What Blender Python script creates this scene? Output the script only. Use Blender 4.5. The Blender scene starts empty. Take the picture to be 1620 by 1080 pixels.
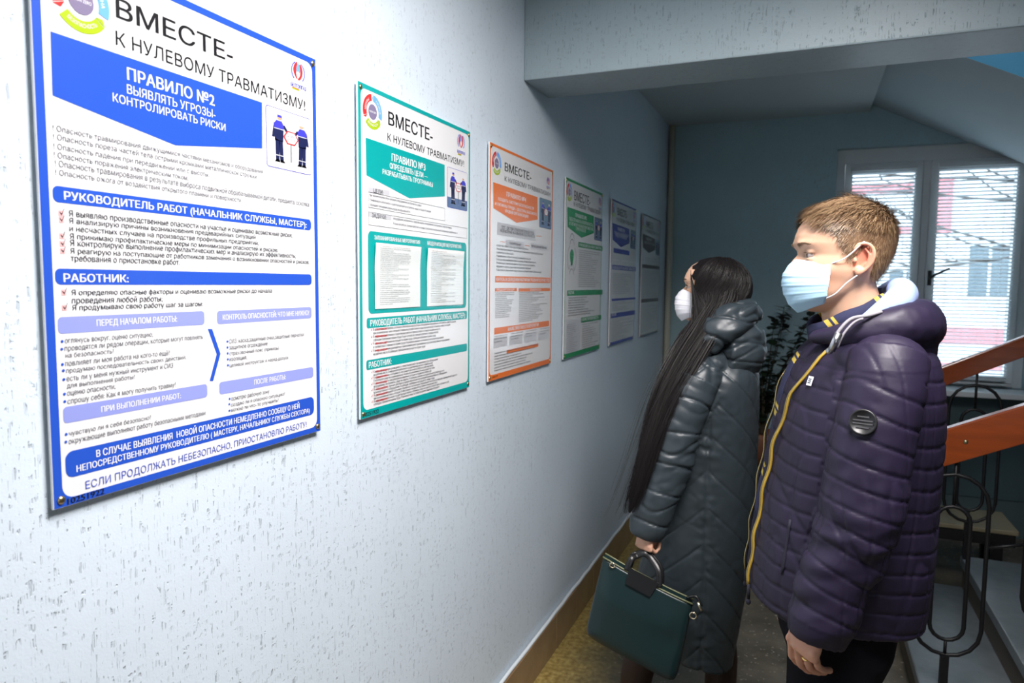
import bpy, bmesh, math, random
import numpy as np
from mathutils import Vector, Matrix
random.seed(7); rng = np.random.default_rng(7)
sc = bpy.context.scene
COL = sc.collection
PI = math.pi
R_ = math.radians

# ---------------------------------------------------------------- camera
cam_d = bpy.data.cameras.new('camera'); cam = bpy.data.objects.new('camera', cam_d); COL.objects.link(cam)
YAW, PITCH, ROLL, FPX = 0.39333, -0.08285, 0.00900, 1111.5
_f = Vector((-math.sin(YAW)*math.cos(PITCH), math.cos(YAW)*math.cos(PITCH), math.sin(PITCH)))
_r = Vector((math.cos(YAW), math.sin(YAW), 0)); _u = _r.cross(_f)
_c, _s = math.cos(ROLL), math.sin(ROLL)
_r2 = _c*_r+_s*_u; _u2 = -_s*_r+_c*_u
CAM = Vector((0.993, 0.0, 1.65))
cam.matrix_world = Matrix(((_r2.x, _u2.x, -_f.x, CAM.x), (_r2.y, _u2.y, -_f.y, CAM.y), (_r2.z, _u2.z, -_f.z, CAM.z), (0, 0, 0, 1)))
cam_d.sensor_fit = 'HORIZONTAL'; cam_d.sensor_width = 36; cam_d.lens = 36*FPX/1620
cam_d.clip_start = .02
cam_d.dof.use_dof = True; cam_d.dof.focus_distance = 1.62; cam_d.dof.aperture_fstop = 5.0
sc.camera = cam

# ---------------------------------------------------------------- world, lights, exposure
w = bpy.data.worlds.new('overcast_sky'); sc.world = w; w.use_nodes = True
_n = w.node_tree.nodes; _n.clear()
_o = _n.new('ShaderNodeOutputWorld'); _b = _n.new('ShaderNodeBackground')
_b.inputs[0].default_value = (.80, .90, 1, 1); _b.inputs[1].default_value = 6.5
w.node_tree.links.new(_b.outputs[0], _o.inputs[0])

def area(name, loc, rot, sx, sy, power, col, spread=180):
    d = bpy.data.lights.new(name, 'AREA'); d.shape = 'RECTANGLE'; d.size = sx; d.size_y = sy; d.energy = power; d.color = col; d.spread = R_(spread)
    o = bpy.data.objects.new(name, d); o.location = loc; o.rotation_euler = rot; COL.objects.link(o); return o
# flash bounced off the lobby ceiling above the photographer, plus an added soft fill from behind the camera
area('bounced_flash', (1.10, 1.0, 2.88), (R_(11), R_(15), 0), .9, .9, 94, (1.0, .95, .935), 136)
area('rear_fill', (2.6, -2.2, 1.7), (R_(90), 0, R_(25)), 1.8, 1.8, 12, (.92, .96, 1))
area('stairwell_fill', (3.4, 3.3, 3.9), (R_(0), R_(0), 0), 1.2, 1.0, 2.2, (.72, .86, 1))  # added cool fill above the stairs, no window stands there
sc.view_settings.view_transform = 'Standard'; sc.view_settings.look = 'None'
sc.view_settings.exposure = 0.0; sc.view_settings.gamma = 1.0; sc.view_settings.use_curve_mapping = False
sc.cycles.max_bounces = 8; sc.cycles.diffuse_bounces = 4; sc.cycles.transparent_max_bounces = 16
sc.cycles.caustics_reflective = False; sc.cycles.caustics_refractive = False; sc.cycles.sample_clamp_indirect = 4

# ---------------------------------------------------------------- helpers
MATS = {}
def mat(name, col, rough=.6, metal=0., bump=None, spec=.5, sheen=0., coat=0., var=None, sss=0., sssr=(.6, .2, .1), emit=None, trans=0.):
    """bump=(scale, strength, distance[, stretch xyz]); var=(scale, amount) mottles the colour"""
    if name in MATS: return MATS[name]
    m = bpy.data.materials.new(name); m.use_nodes = True; nt = m.node_tree; p = nt.nodes['Principled BSDF']
    p.inputs['Base Color'].default_value = (*col, 1); p.inputs['Roughness'].default_value = rough
    p.inputs['Metallic'].default_value = metal; p.inputs['Specular IOR Level'].default_value = spec
    if sheen: p.inputs['Sheen Weight'].default_value = sheen; p.inputs['Sheen Roughness'].default_value = .4
    if coat: p.inputs['Coat Weight'].default_value = coat; p.inputs['Coat Roughness'].default_value = .12
    if trans: p.inputs['Transmission Weight'].default_value = trans
    if sss:
        p.inputs['Subsurface Weight'].default_value = sss; p.inputs['Subsurface Radius'].default_value = sssr; p.inputs['Subsurface Scale'].default_value = .012
    if emit: p.inputs['Emission Color'].default_value = (*emit[0], 1); p.inputs['Emission Strength'].default_value = emit[1]
    tc = nt.nodes.new('ShaderNodeTexCoord')
    def noise(scale, stretch=(1, 1, 1), detail=4, rough_=.55, dist=0):
        mp = nt.nodes.new('ShaderNodeMapping'); mp.inputs['Scale'].default_value = stretch
        nt.links.new(tc.outputs['Object'], mp.inputs[0])
        n = nt.nodes.new('ShaderNodeTexNoise'); n.inputs['Scale'].default_value = scale; n.inputs['Detail'].default_value = detail
        n.inputs['Roughness'].default_value = rough_; n.inputs['Distortion'].default_value = dist
        nt.links.new(mp.outputs[0], n.inputs[0]); return n.outputs[0]
    if bump:
        b = nt.nodes.new('ShaderNodeBump'); b.inputs['Strength'].default_value = bump[1]; b.inputs['Distance'].default_value = bump[2]
        nt.links.new(noise(bump[0], bump[3] if len(bump) > 3 else (1, 1, 1)), b.inputs['Height']); nt.links.new(b.outputs[0], p.inputs['Normal'])
    if var:
        rp = nt.nodes.new('ShaderNodeMix'); rp.data_type = 'RGBA'
        k = var[1]
        rp.inputs[6].default_value = (*[c*(1-k) for c in col], 1); rp.inputs[7].default_value = (*[min(1, c*(1+k)) for c in col], 1)
        nt.links.new(noise(var[0], var[2] if len(var) > 2 else (1, 1, 1)), rp.inputs[0]); nt.links.new(rp.outputs[2], p.inputs['Base Color'])
    MATS[name] = m; return m

class MB:
    """collects polygons in plain lists and links them as one mesh object"""
    def __init__(s): s.v = []; s.f = []; s.mi = []
    def add(s, vs, fs, mi=0):
        b = len(s.v); s.v += [tuple(float(c) for c in p) for p in vs]; s.f += [tuple(i+b for i in f) for f in fs]; s.mi += [mi]*len(fs); return s
    def box(s, x0, x1, y0, y1, z0, z1, mi=0):
        v = [(x, y, z) for z in (z0, z1) for y in (y0, y1) for x in (x0, x1)]
        return s.add(v, [(0, 2, 3, 1), (4, 5, 7, 6), (0, 1, 5, 4), (2, 6, 7, 3), (0, 4, 6, 2), (1, 3, 7, 5)], mi)
    def obox(s, c, ax, ay, az, hx, hy, hz, mi=0):
        c, ax, ay, az = map(lambda q: np.array(q, float), (c, ax, ay, az))
        v = [c+ax*hx*i+ay*hy*j+az*hz*k for k in (-1, 1) for j in (-1, 1) for i in (-1, 1)]
        return s.add(v, [(0, 2, 3, 1), (4, 5, 7, 6), (0, 1, 5, 4), (2, 6, 7, 3), (0, 4, 6, 2), (1, 3, 7, 5)], mi)
    def tube(s, pts, rad, n=12, closed=False, mi=0, flat=None):
        V, F = tube(pts, rad, n, closed, flat); return s.add(V, F, mi)
    def build(s, name, mats, parent=None, loc=None, smooth=False, bevel=0):
        me = bpy.data.meshes.new(name); me.from_pydata(s.v, [], s.f)
        if not isinstance(mats, (list, tuple)): mats = [mats]
        for m in mats: me.materials.append(m)
        if len(mats) > 1: me.polygons.foreach_set('material_index', s.mi)
        if bevel:
            bm = bmesh.new(); bm.from_mesh(me); bmesh.ops.remove_doubles(bm, verts=bm.verts, dist=1e-6)
            es = [e for e in bm.edges if len(e.link_faces) == 2 and e.calc_face_angle(0) > .6]
            bmesh.ops.bevel(bm, geom=es, offset=bevel, segments=2, affect='EDGES', profile=.6); bm.to_mesh(me); bm.free()
        if smooth: me.polygons.foreach_set('use_smooth', [True]*len(me.polygons))
        me.update()
        o = bpy.data.objects.new(name, me); COL.objects.link(o)
        if parent: o.parent = parent
        if loc: o.location = loc
        return o

def catmull(pts, k=6, closed=False):
    P = np.array(pts, float); n = len(P); out = []
    rngi = range(n) if closed else range(n-1)
    for i in rngi:
        if closed: a, b, c, d = P[(i-1) % n], P[i], P[(i+1) % n], P[(i+2) % n]
        else: a, b, c, d = P[max(i-1, 0)], P[i], P[i+1], P[min(i+2, n-1)]
        for j in range(k):
            t = j/k; out.append(.5*((2*b)+(-a+c)*t+(2*a-5*b+4*c-d)*t*t+(-a+3*b-3*c+d)*t**3))
    if not closed: out.append(P[-1])
    return np.array(out)

def tube(pts, rad, n=12, closed=False, flat=None, up=None):
    """tube along pts; rad scalar, list, or list of (ra, rb); frames by parallel transport from `up`"""
    P = np.array(pts, float); m = len(P)
    rad = np.array(rad, float)
    if rad.ndim == 0: rad = np.full((m, 2), float(rad))
    elif rad.ndim == 1: rad = np.stack([rad, rad*(flat or 1)], 1)
    T = np.gradient(P, axis=0) if not closed else (np.roll(P, -1, 0)-np.roll(P, 1, 0))
    T /= np.linalg.norm(T, axis=1)[:, None]+1e-12
    u = np.array(up if up is not None else ((0, 0, 1) if abs(T[0][2]) < .9 else (0, 1, 0)), float)
    V = []
    for i in range(m):
        u = u-T[i]*(u@T[i]); u /= np.linalg.norm(u)+1e-12; w_ = np.cross(T[i], u)
        for k in range(n):
            a = 2*PI*k/n; V.append(P[i]+u*math.cos(a)*rad[i][0]+w_*math.sin(a)*rad[i][1])
    F = []
    for i in range(m if closed else m-1):
        j = (i+1) % m
        for k in range(n): F.append((i*n+k, i*n+(k+1) % n, j*n+(k+1) % n, j*n+k))
    if not closed: F.append(tuple(range(n-1, -1, -1))); F.append(tuple((m-1)*n+k for k in range(n)))
    return V, F

def loft(rings):
    R = [np.array(r, float) for r in rings]; n = len(R[0]); V = np.concatenate(R)
    F = [(i*n+k, i*n+(k+1) % n, (i+1)*n+(k+1) % n, (i+1)*n+k) for i in range(len(R)-1) for k in range(n)]
    F.append(tuple(range(n-1, -1, -1))); F.append(tuple((len(R)-1)*n+k for k in range(n)))
    return [tuple(p) for p in V], F

def ellipsoid(c, r, rot=None, nu=20, nv=12):
    V = []; F = []
    for j in range(nv+1):
        t = PI*j/nv
        for i in range(nu):
            a = 2*PI*i/nu; V.append((math.sin(t)*math.cos(a)*r[0], math.sin(t)*math.sin(a)*r[1], math.cos(t)*r[2]))
    V = np.array(V)
    if rot is not None: V = V@np.array(rot).T
    V = V+np.array(c)
    for j in range(nv):
        for i in range(nu): F.append((j*nu+i, (j+1)*nu+i, (j+1)*nu+(i+1) % nu, j*nu+(i+1) % nu))
    return [tuple(p) for p in V], F

def thing(name, label, cat, loc=(0, 0, 0), rotz=0, group=None):
    o = bpy.data.objects.new(name, None); COL.objects.link(o); o.empty_display_size = .1
    o.location = loc; o.rotation_euler = (0, 0, rotz); o['label'] = label; o['category'] = cat
    if group: o['group'] = group
    return o
def tag(o, label, cat, group=None):
    o['label'] = label; o['category'] = cat
    if group: o['group'] = group
    return o
def struct(o, label=None, cat=None):
    o['kind'] = 'structure'
    if label: o['label'] = label
    if cat: o['category'] = cat
    return o
def sstruct(name, label, cat):
    o = bpy.data.objects.new(name, None); COL.objects.link(o); return struct(o, label, cat)
# ---------------------------------------------------------------- materials of the setting
def plaster(name, col, groove=1.0, dirt=.35):
    m = bpy.data.materials.new(name); m.use_nodes = True; nt = m.node_tree; L = nt.links; N = nt.nodes.new
    p = nt.nodes['Principled BSDF']; p.inputs['Roughness'].default_value = .42; p.inputs['Specular IOR Level'].default_value = .45
    g = N('ShaderNodeNewGeometry')
    mp = N('ShaderNodeMapping'); mp.inputs['Scale'].default_value = (78, 78, 5.0); L.new(g.outputs['Position'], mp.inputs[0])
    n1 = N('ShaderNodeTexNoise'); n1.inputs['Scale'].default_value = 1; n1.inputs['Detail'].default_value = 3.2; n1.inputs['Roughness'].default_value = .6; L.new(mp.outputs[0], n1.inputs[0])
    d = N('ShaderNodeMath'); d.operation = 'SUBTRACT'; d.inputs[1].default_value = .5; L.new(n1.outputs[0], d.inputs[0])
    a = N('ShaderNodeMath'); a.operation = 'ABSOLUTE'; L.new(d.outputs[0], a.inputs[0])
    r = N('ShaderNodeMapRange'); r.interpolation_type = 'SMOOTHSTEP'; r.inputs[1].default_value = .002; r.inputs[2].default_value = .018; r.inputs[3].default_value = 1; r.inputs[4].default_value = 0; L.new(a.outputs[0], r.inputs[0])
    mp2 = N('ShaderNodeMapping'); mp2.inputs['Scale'].default_value = (55, 55, 90); L.new(g.outputs['Position'], mp2.inputs[0])
    n2 = N('ShaderNodeTexNoise'); n2.inputs['Scale'].default_value = 1; n2.inputs['Detail'].default_value = 2; L.new(mp2.outputs[0], n2.inputs[0])
    r2 = N('ShaderNodeMapRange'); r2.interpolation_type = 'SMOOTHSTEP'; r2.inputs[1].default_value = .50; r2.inputs[2].default_value = .60; L.new(n2.outputs[0], r2.inputs[0])
    gm = N('ShaderNodeMath'); gm.operation = 'MULTIPLY'; L.new(r.outputs[0], gm.inputs[0]); L.new(r2.outputs[0], gm.inputs[1])
    n3 = N('ShaderNodeTexNoise'); n3.inputs['Scale'].default_value = 230; n3.inputs['Detail'].default_value = 2; L.new(g.outputs['Position'], n3.inputs[0])
    n4 = N('ShaderNodeTexNoise'); n4.inputs['Scale'].default_value = 22; n4.inputs['Detail'].default_value = 3; L.new(g.outputs['Position'], n4.inputs[0])
    h1 = N('ShaderNodeMath'); h1.operation = 'MULTIPLY_ADD'; h1.inputs[1].default_value = -1.0*groove; L.new(gm.outputs[0], h1.inputs[0])
    h2 = N('ShaderNodeMath'); h2.operation = 'MULTIPLY'; h2.inputs[1].default_value = .22; L.new(n3.outputs[0], h2.inputs[0]); L.new(h2.outputs[0], h1.inputs[2])
    h3 = N('ShaderNodeMath'); h3.operation = 'MULTIPLY_ADD'; h3.inputs[1].default_value = .5; L.new(n4.outputs[0], h3.inputs[0]); L.new(h1.outputs[0], h3.inputs[2])
    b = N('ShaderNodeBump'); b.inputs['Strength'].default_value = .62; b.inputs['Distance'].default_value = .0025; L.new(h3.outputs[0], b.inputs['Height']); L.new(b.outputs[0], p.inputs['Normal'])
    mx = N('ShaderNodeMix'); mx.data_type = 'RGBA'; mx.inputs[6].default_value = (*col, 1); mx.inputs[7].default_value = (*[c*(1-dirt) for c in col], 1)
    L.new(gm.outputs[0], mx.inputs[0])
    n5 = N('ShaderNodeTexNoise'); n5.inputs['Scale'].default_value = 2.3; n5.inputs['Detail'].default_value = 5; L.new(g.outputs['Position'], n5.inputs[0])
    r5 = N('ShaderNodeMapRange'); r5.inputs[3].default_value = .93; r5.inputs[4].default_value = 1.05; L.new(n5.outputs[0], r5.inputs[0])
    hsv = N('ShaderNodeHueSaturation'); L.new(mx.outputs[2], hsv.inputs['Color']); L.new(r5.outputs[0], hsv.inputs['Value']); L.new(hsv.outputs[0], p.inputs['Base Color'])
    MATS[name] = m; return m
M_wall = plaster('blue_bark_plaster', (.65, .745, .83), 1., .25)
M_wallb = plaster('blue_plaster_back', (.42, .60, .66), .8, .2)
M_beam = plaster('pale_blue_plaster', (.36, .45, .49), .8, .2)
M_ceil = mat('white_ceiling_paint', (.55, .60, .62), .8, bump=(60, .25, .002))
M_soffit = mat('grey_soffit_paint', (.50, .58, .62), .8, bump=(40, .3, .003))
M_string = mat('blue_stringer_paint', (.12, .38, .55), .6)
M_white = mat('white_window_plastic', (.80, .83, .85), .35)
M_cream = mat('cream_pipe_paint', (.62, .60, .50), .5)
M_tile = mat('brown_plinth_tile', (.27, .175, .095), .25, var=(9, .25), bump=(30, .1, .001))
M_grout = mat('grey_grout', (.30, .25, .18), .9)
M_edge = mat('white_plinth_bead', (.72, .78, .82), .5, bump=(80, .3, .002))

def floor_material():
    m = bpy.data.materials.new('worn_terrazzo_floor'); m.use_nodes = True; nt = m.node_tree; L = nt.links; N = nt.nodes.new
    p = nt.nodes['Principled BSDF']; g = N('ShaderNodeNewGeometry')
    v = N('ShaderNodeTexVoronoi'); v.inputs['Scale'].default_value = 70; L.new(g.outputs['Position'], v.inputs[0])
    n = N('ShaderNodeTexNoise'); n.inputs['Scale'].default_value = 3.0; n.inputs['Detail'].default_value = 7; n.inputs['Roughness'].default_value = .65; L.new(g.outputs['Position'], n.inputs[0])
    n2 = N('ShaderNodeTexNoise'); n2.inputs['Scale'].default_value = 45; n2.inputs['Detail'].default_value = 3; L.new(g.outputs['Position'], n2.inputs[0])
    cr = N('ShaderNodeValToRGB'); e = cr.color_ramp.elements
    e[0].position = .30; e[0].color = (.045, .040, .029, 1); e[1].position = .72; e[1].color = (.19, .17, .13, 1)
    L.new(n.outputs[0], cr.inputs[0])
    # chips
    c2 = N('ShaderNodeValToRGB'); e = c2.color_ramp.elements; e[0].position = .62; e[0].color = (0, 0, 0, 1); e[1].position = .72; e[1].color = (1, 1, 1, 1); L.new(n2.outputs[0], c2.inputs[0])
    mx = N('ShaderNodeMix'); mx.data_type = 'RGBA'; L.new(c2.outputs[0], mx.inputs[0]); L.new(cr.outputs[0], mx.inputs[6]); mx.inputs[7].default_value = (.42, .40, .33, 1)
    # ochre dirt band with its own ragged outline along the plinth
    s = N('ShaderNodeSeparateXYZ'); L.new(g.outputs['Position'], s.inputs[0])
    ad = N('ShaderNodeMath'); ad.operation = 'MULTIPLY_ADD'; ad.inputs[1].default_value = -.42; L.new(n.outputs[0], ad.inputs[0]); L.new(s.outputs[0], ad.inputs[2])
    r = N('ShaderNodeMapRange'); r.interpolation_type = 'SMOOTHSTEP'; r.inputs[1].default_value = -.16; r.inputs[2].default_value = .20; r.inputs[3].default_value = 1; r.inputs[4].default_value = 0; L.new(ad.outputs[0], r.inputs[0])
    m2 = N('ShaderNodeMix'); m2.data_type = 'RGBA'; L.new(r.outputs[0], m2.inputs[0]); L.new(mx.outputs[2], m2.inputs[6])
    cr3 = N('ShaderNodeValToRGB'); e = cr3.color_ramp.elements; e[0].position = .35; e[0].color = (.27, .18, .045, 1); e[1].position = .7; e[1].color = (.55, .42, .15, 1); L.new(n2.outputs[0], cr3.inputs[0]); L.new(cr3.outputs[0], m2.inputs[7])
    L.new(m2.outputs[2], p.inputs['Base Color']); p.inputs['Roughness'].default_value = .38
    b = N('ShaderNodeBump'); b.inputs['Strength'].default_value = .25; b.inputs['Distance'].default_value = .002; L.new(n2.outputs[0], b.inputs['Height']); L.new(b.outputs[0], p.inputs['Normal'])
    return m
M_floor = floor_material()

YB = 5.472; CZ = 2.84; UZ = 4.3
# ---------------------------------------------------------------- room shell
struct(MB().box(-.2, 4.8, -2.7, 5.8, -.15, 0).build('floor', M_floor), 'worn speckled terrazzo floor with ochre dirt along the plinth', 'floor')
struct(MB().box(-.2, 0, -2.7, 5.8, 0, UZ).build('wall_left', M_wall), 'light blue bark textured plaster wall hung with safety posters', 'wall')
struct(MB().box(4.6, 4.8, -2.7, 5.8, 0, UZ).build('wall_right', M_beam))
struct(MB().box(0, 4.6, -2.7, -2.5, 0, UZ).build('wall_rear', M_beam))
# back wall around its window opening
WX0, WX1, WZ0, WZ1 = 1.165, 2.34, .985, 2.60
wb = MB().box(0, WX0, YB, YB+.33, 0, UZ).box(WX1, 4.6, YB, YB+.33, 0, UZ).box(WX0, WX1, YB, YB+.33, 0, WZ0).box(WX0, WX1, YB, YB+.33, WZ1, UZ)
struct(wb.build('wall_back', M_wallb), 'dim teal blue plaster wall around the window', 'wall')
# ceilings: lobby, low slab under the landing above, stairwell top
struct(MB().box(0, 4.6, -2.5, 2.484, 2.92, 3.05).build('ceiling', M_ceil))
struct(MB().box(1.352, 4.6, 2.755, YB, UZ, UZ+.1).build('ceiling', M_ceil))
struct(MB().box(0, 1.352, 2.755, YB, CZ, CZ+.2).build('ceiling', M_ceil), 'white painted ceiling slab beyond the beam', 'ceiling')
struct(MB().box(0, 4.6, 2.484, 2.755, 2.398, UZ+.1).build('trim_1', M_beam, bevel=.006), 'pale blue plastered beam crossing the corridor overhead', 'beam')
struct(MB().tube([(.028, YB-.035, 0), (.028, YB-.035, CZ)], .024, 14).build('trim_2', M_cream, smooth=True), 'cream painted vertical pipe in the far corner', 'pipe')
# plinth of brown tiles with joints
bb = sstruct('baseboard_left', 'brown tiled plinth along the foot of the blue wall', 'baseboard')
MB().box(0, .010, -2.5, YB, 0, .168).build('grout_bed', M_grout, bb)
me_tile = None; y = -2.5; k = 0
while y < YB-.05:
    t = bpy.data.objects.new('tile', me_tile) if me_tile else MB().box(.010, .021, .0015, .2985, .004, .166).build('tile', M_tile, bb, bevel=.0015)
    if me_tile: COL.objects.link(t); t.parent = bb
    me_tile = t.data; t.location = (random.uniform(-.0008, .0008), y, random.uniform(-.001, .001))
    y += .30; k += 1
ed = MB(); n = 90; pts = [( .012+random.uniform(-.002, .002), -2.5+i*(YB+2.5)/n, .172+random.uniform(-.002, .003)) for i in range(n+1)]
ed.tube(pts, [.0075]*len(pts), 8)
ed.build('plaster_bead', M_edge, bb, smooth=True)['label'] = 'whitish plaster bead on top of the tiles'
struct(MB().box(.05, 4.6, YB-.018, YB, 0, .25).build('baseboard_back', mat('dark_teal_paint', (.10, .15, .16), .5)))

# ---------------------------------------------------------------- window
win = sstruct('window_1', 'white plastic double window with slatted blinds in the back wall', 'window')
FY0, FY1 = YB+.065, YB+.135
def bar(mb, x0, x1, z0, z1, y0=FY0, y1=FY1): mb.box(x0, x1, y0, y1, z0, z1)
fr = MB()
bar(fr, WX0, WX0+.055, WZ0, WZ1); bar(fr, WX1-.055, WX1, WZ0, WZ1); bar(fr, WX0+.055, WX1-.055, WZ1-.10, WZ1); bar(fr, WX0+.055, WX1-.055, WZ0, WZ0+.03)
fr.build('window_frame', M_white, win, bevel=.006)
mul = 1.725
MB().box(mul-.022, mul+.022, FY0, FY1, WZ0+.03, WZ1-.10).build('mullion', M_white, win, bevel=.005)
SX = [(WX0+.055, mul-.022), (mul+.022, WX1-.055)]
M_glass = bpy.data.materials.new('window_glass'); M_glass.use_nodes = True
_nt = M_glass.node_tree; _nt.nodes.clear(); _go = _nt.nodes.new('ShaderNodeOutputMaterial'); _gm = _nt.nodes.new('ShaderNodeMixShader'); _gt = _nt.nodes.new('ShaderNodeBsdfTransparent'); _gg = _nt.nodes.new('ShaderNodeBsdfGlossy'); _gf = _nt.nodes.new('ShaderNodeMath'); _gl = _nt.nodes.new('ShaderNodeLayerWeight'); _gp = _nt.nodes.new('ShaderNodeMath')
_gg.inputs['Roughness'].default_value = .02; _gt.inputs[0].default_value = (.94, .97, .97, 1); _gp.operation = 'POWER'; _gp.inputs[1].default_value = 4.5; _gf.operation = 'MULTIPLY_ADD'; _gf.inputs[1].default_value = .9; _gf.inputs[2].default_value = .045; _nt.links.new(_gl.outputs['Facing'], _gp.inputs[0]); _nt.links.new(_gp.outputs[0], _gf.inputs[0])
_nt.links.new(_gf.outputs[0], _gm.inputs[0]); _nt.links.new(_gt.outputs[0], _gm.inputs[1]); _nt.links.new(_gg.outputs[0], _gm.inputs[2]); _nt.links.new(_gm.outputs[0], _go.inputs[0])
for i, (a, b) in enumerate(SX):
    s = MB(); z0, z1 = WZ0+.03, WZ1-.10; w_ = .05
    s.box(a+.003, a+w_, FY0-.018, FY1-.01, z0+.003, z1-.003).box(b-w_, b-.003, FY0-.018, FY1-.01, z0+.003, z1-.003).box(a+w_, b-w_, FY0-.018, FY1-.01, z1-w_-.02, z1-.003).box(a+w_, b-w_, FY0-.018, FY1-.01, z0+.003, z0+w_)
    so = s.build('sash', M_white, win, bevel=.004)
    MB().box(a+w_-.005, b-w_+.005, FY0+.02, FY0+.026, z0+w_-.005, z1-w_-.015).build('pane', M_glass, so)
    if i == 1:
        h = MB(); h.box(a+.014, a+.036, FY0-.030, FY0-.018, 1.66, 1.76)
        h.tube([(a+.025, FY0-.03, 1.71), (a+.025, FY0-.055, 1.71), (a+.05, FY0-.058, 1.73), (a+.135, FY0-.058, 1.775)], [.008, .008, .0085, .007], 8)
        h.build('handle', mat('dark_handle', (.06, .06, .06), .4), so, smooth=True)
MB().box(WX0-.10, WX1+.25, 5.22, YB+.03, WZ0-.035, WZ0).build('window_sill', M_white, win, bevel=.006)

# blinds: each slat its own part
M_slat = mat('pale_blind_slat', (.74, .80, .84), .4)
for i, (a, b) in enumerate(SX):
    x0, x1 = a+.042, b-.042; zt = WZ1-.155; yb = FY0-.034
    bl = thing('venetian_blind', ['white slatted blind on the sash nearer the corner, behind the head of the masked man', 'white slatted blind on the window sash nearer the wooden handrails'][i], 'blind', (0, yb, 0))
    MB().box(x0-.004, x1+.004, -.013, .013, zt, zt+.026).build('head_rail', M_white, bl, bevel=.003)
    cz, sz = math.cos(R_(22)), math.sin(R_(22)); hw = .0125
    me = None; nsl = 58; pit = .0245
    for k in range(nsl):
        if me is None:
            s = MB(); pr = []
            for q in range(5):
                t = -1+q*.5; pr.append((t*hw*cz, -t*hw*sz+.0016*(1-t*t)))
            vs = [(x, p_[0], p_[1]+dz) for dz in (0, .0006) for x in (x0, x1) for p_ in pr]
            fs = [(q, q+1, 5+q+1, 5+q) for q in range(4)]+[(10+q, 15+q, 15+q+1, 10+q+1) for q in range(4)]
            fs += [(0, 5, 15, 10), (4, 14, 19, 9)]
            o = s.add(vs, fs).build('slat', M_slat, bl, smooth=True); me = o.data
        else:
            o = bpy.data.objects.new('slat', me); COL.objects.link(o); o.parent = bl
        o.location = (0, 0, zt-.02-k*pit)
    zb = zt-.02-nsl*pit
    MB().box(x0, x1, -.010, .010, zb, zb+.012).build('bottom_rail', M_white, bl, bevel=.002)
    for f_ in (.16, .84):
        xx = x0+(x1-x0)*f_
        MB().tube([(xx, -.0145, zt), (xx, -.0145, zb)], .0008, 5).tube([(xx, .0145, zt), (xx, .0145, zb)], .0008, 5).build('ladder_cord', M_white, bl)

struct(MB().box(WX0-.05, 3.2, YB-.03, YB, .25, .93).build('trim_4', mat('dark_wall_overlay', (.07, .12, .135), .6), bevel=.004), 'dark teal panel added over the wall below the window sill', 'panel')  # added panel that makes the wall under the sill darker
# ---------------------------------------------------------------- outside
M_fac = mat('pale_facade_render', (.72, .74, .76), .8, bump=(4, .2, .01))
M_redb = mat('red_facade_band', (.62, .20, .22), .7)
FY = 13.0
fb = thing('apartment_building', 'white rendered building with red bands seen through the blinds', 'building', (0, FY, -1))
MB().box(-6, 12, 0, 6, -1, 4.72).build('wall', M_fac, fb)
for x0, x1, z0, z1 in [(-2, 2.72, 4.16, 4.30), (-2, 2.72, 3.50, 3.60), (2.86, 3.08, 3.50, 4.36), (2.2, 4.6, 1.75, 2.02), (2.2, 4.6, 1.35, 1.45)]:
    MB().box(x0, x1, -.05, 0, z0, z1).build('red_band', M_redb, fb)
M_dkg = mat('dark_window_glass', (.10, .14, .17), .1)
for x0, x1, z0, z1 in [(1.35, 2.0, 2.2, 3.4), (1.35, 1.95, 3.7, 4.1), (3.35, 3.9, 2.5, 3.3), (.2, .9, 2.2, 3.4), (-1, -.3, 2.2, 3.4), (2.25, 2.7, 2.1, 2.9)]:
    f_ = MB().box(x0-.05, x1+.05, -.04, 0, z0-.05, z1+.05).build('window', M_white, fb)
    for a, b in ((x0, (x0+x1)/2-.02), ((x0+x1)/2+.02, x1)): MB().box(a, b, -.05, -.035, z0, z1).build('pane', M_dkg, f_)
struct(MB().box(-8, 14, 5.8, 19, -1.3, -1.0).build('trim_3', mat('courtyard_ground', (.25, .25, .25), .9)), 'grey courtyard ground outside the window', 'ground')
tr = thing('bare_tree', 'leafless tree with thin branches outside the window', 'tree', (3.8, 9.0, -1))
tb = MB(); tb.tube(catmull([(0, 0, 0), (.1, 0, 1.6), (.05, .05, 3.2), (.2, 0, 5)], 5), np.linspace(.11, .05, 16), 8); tb.build('trunk', mat('bark', (.06, .05, .045), .9), tr, smooth=True)
br = MB(); rr = random.Random(5)
def branch(p, d, l, r, lev):
    pts = [p]; q = Vector(p); dd = Vector(d)
    for s_ in range(5):
        dd = (dd+Vector((rr.uniform(-.25, .25), rr.uniform(-.25, .25), rr.uniform(-.12, .2)))).normalized(); q = q+dd*l/5; pts.append(tuple(q))
        if lev > 0 and s_ >= 1 and rr.random() < .85:
            branch(tuple(q), (dd+Vector((rr.uniform(-.8, .8), rr.uniform(-.8, .8), rr.uniform(-.3, .6)))).normalized(), l*.6, r*.5, lev-1)
    br.tube(pts, np.linspace(r, r*.35, 6), 5)
for k in range(9): branch((.08, 0, 2.6+k*.22), (-1 if k % 3 else .8, rr.uniform(-.4, .4), rr.uniform(-.05, .5)), 2.2, .022, 2)
br.build('branch_crown', mat('bark', (.06, .05, .045), .9), tr, smooth=True)

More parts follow.
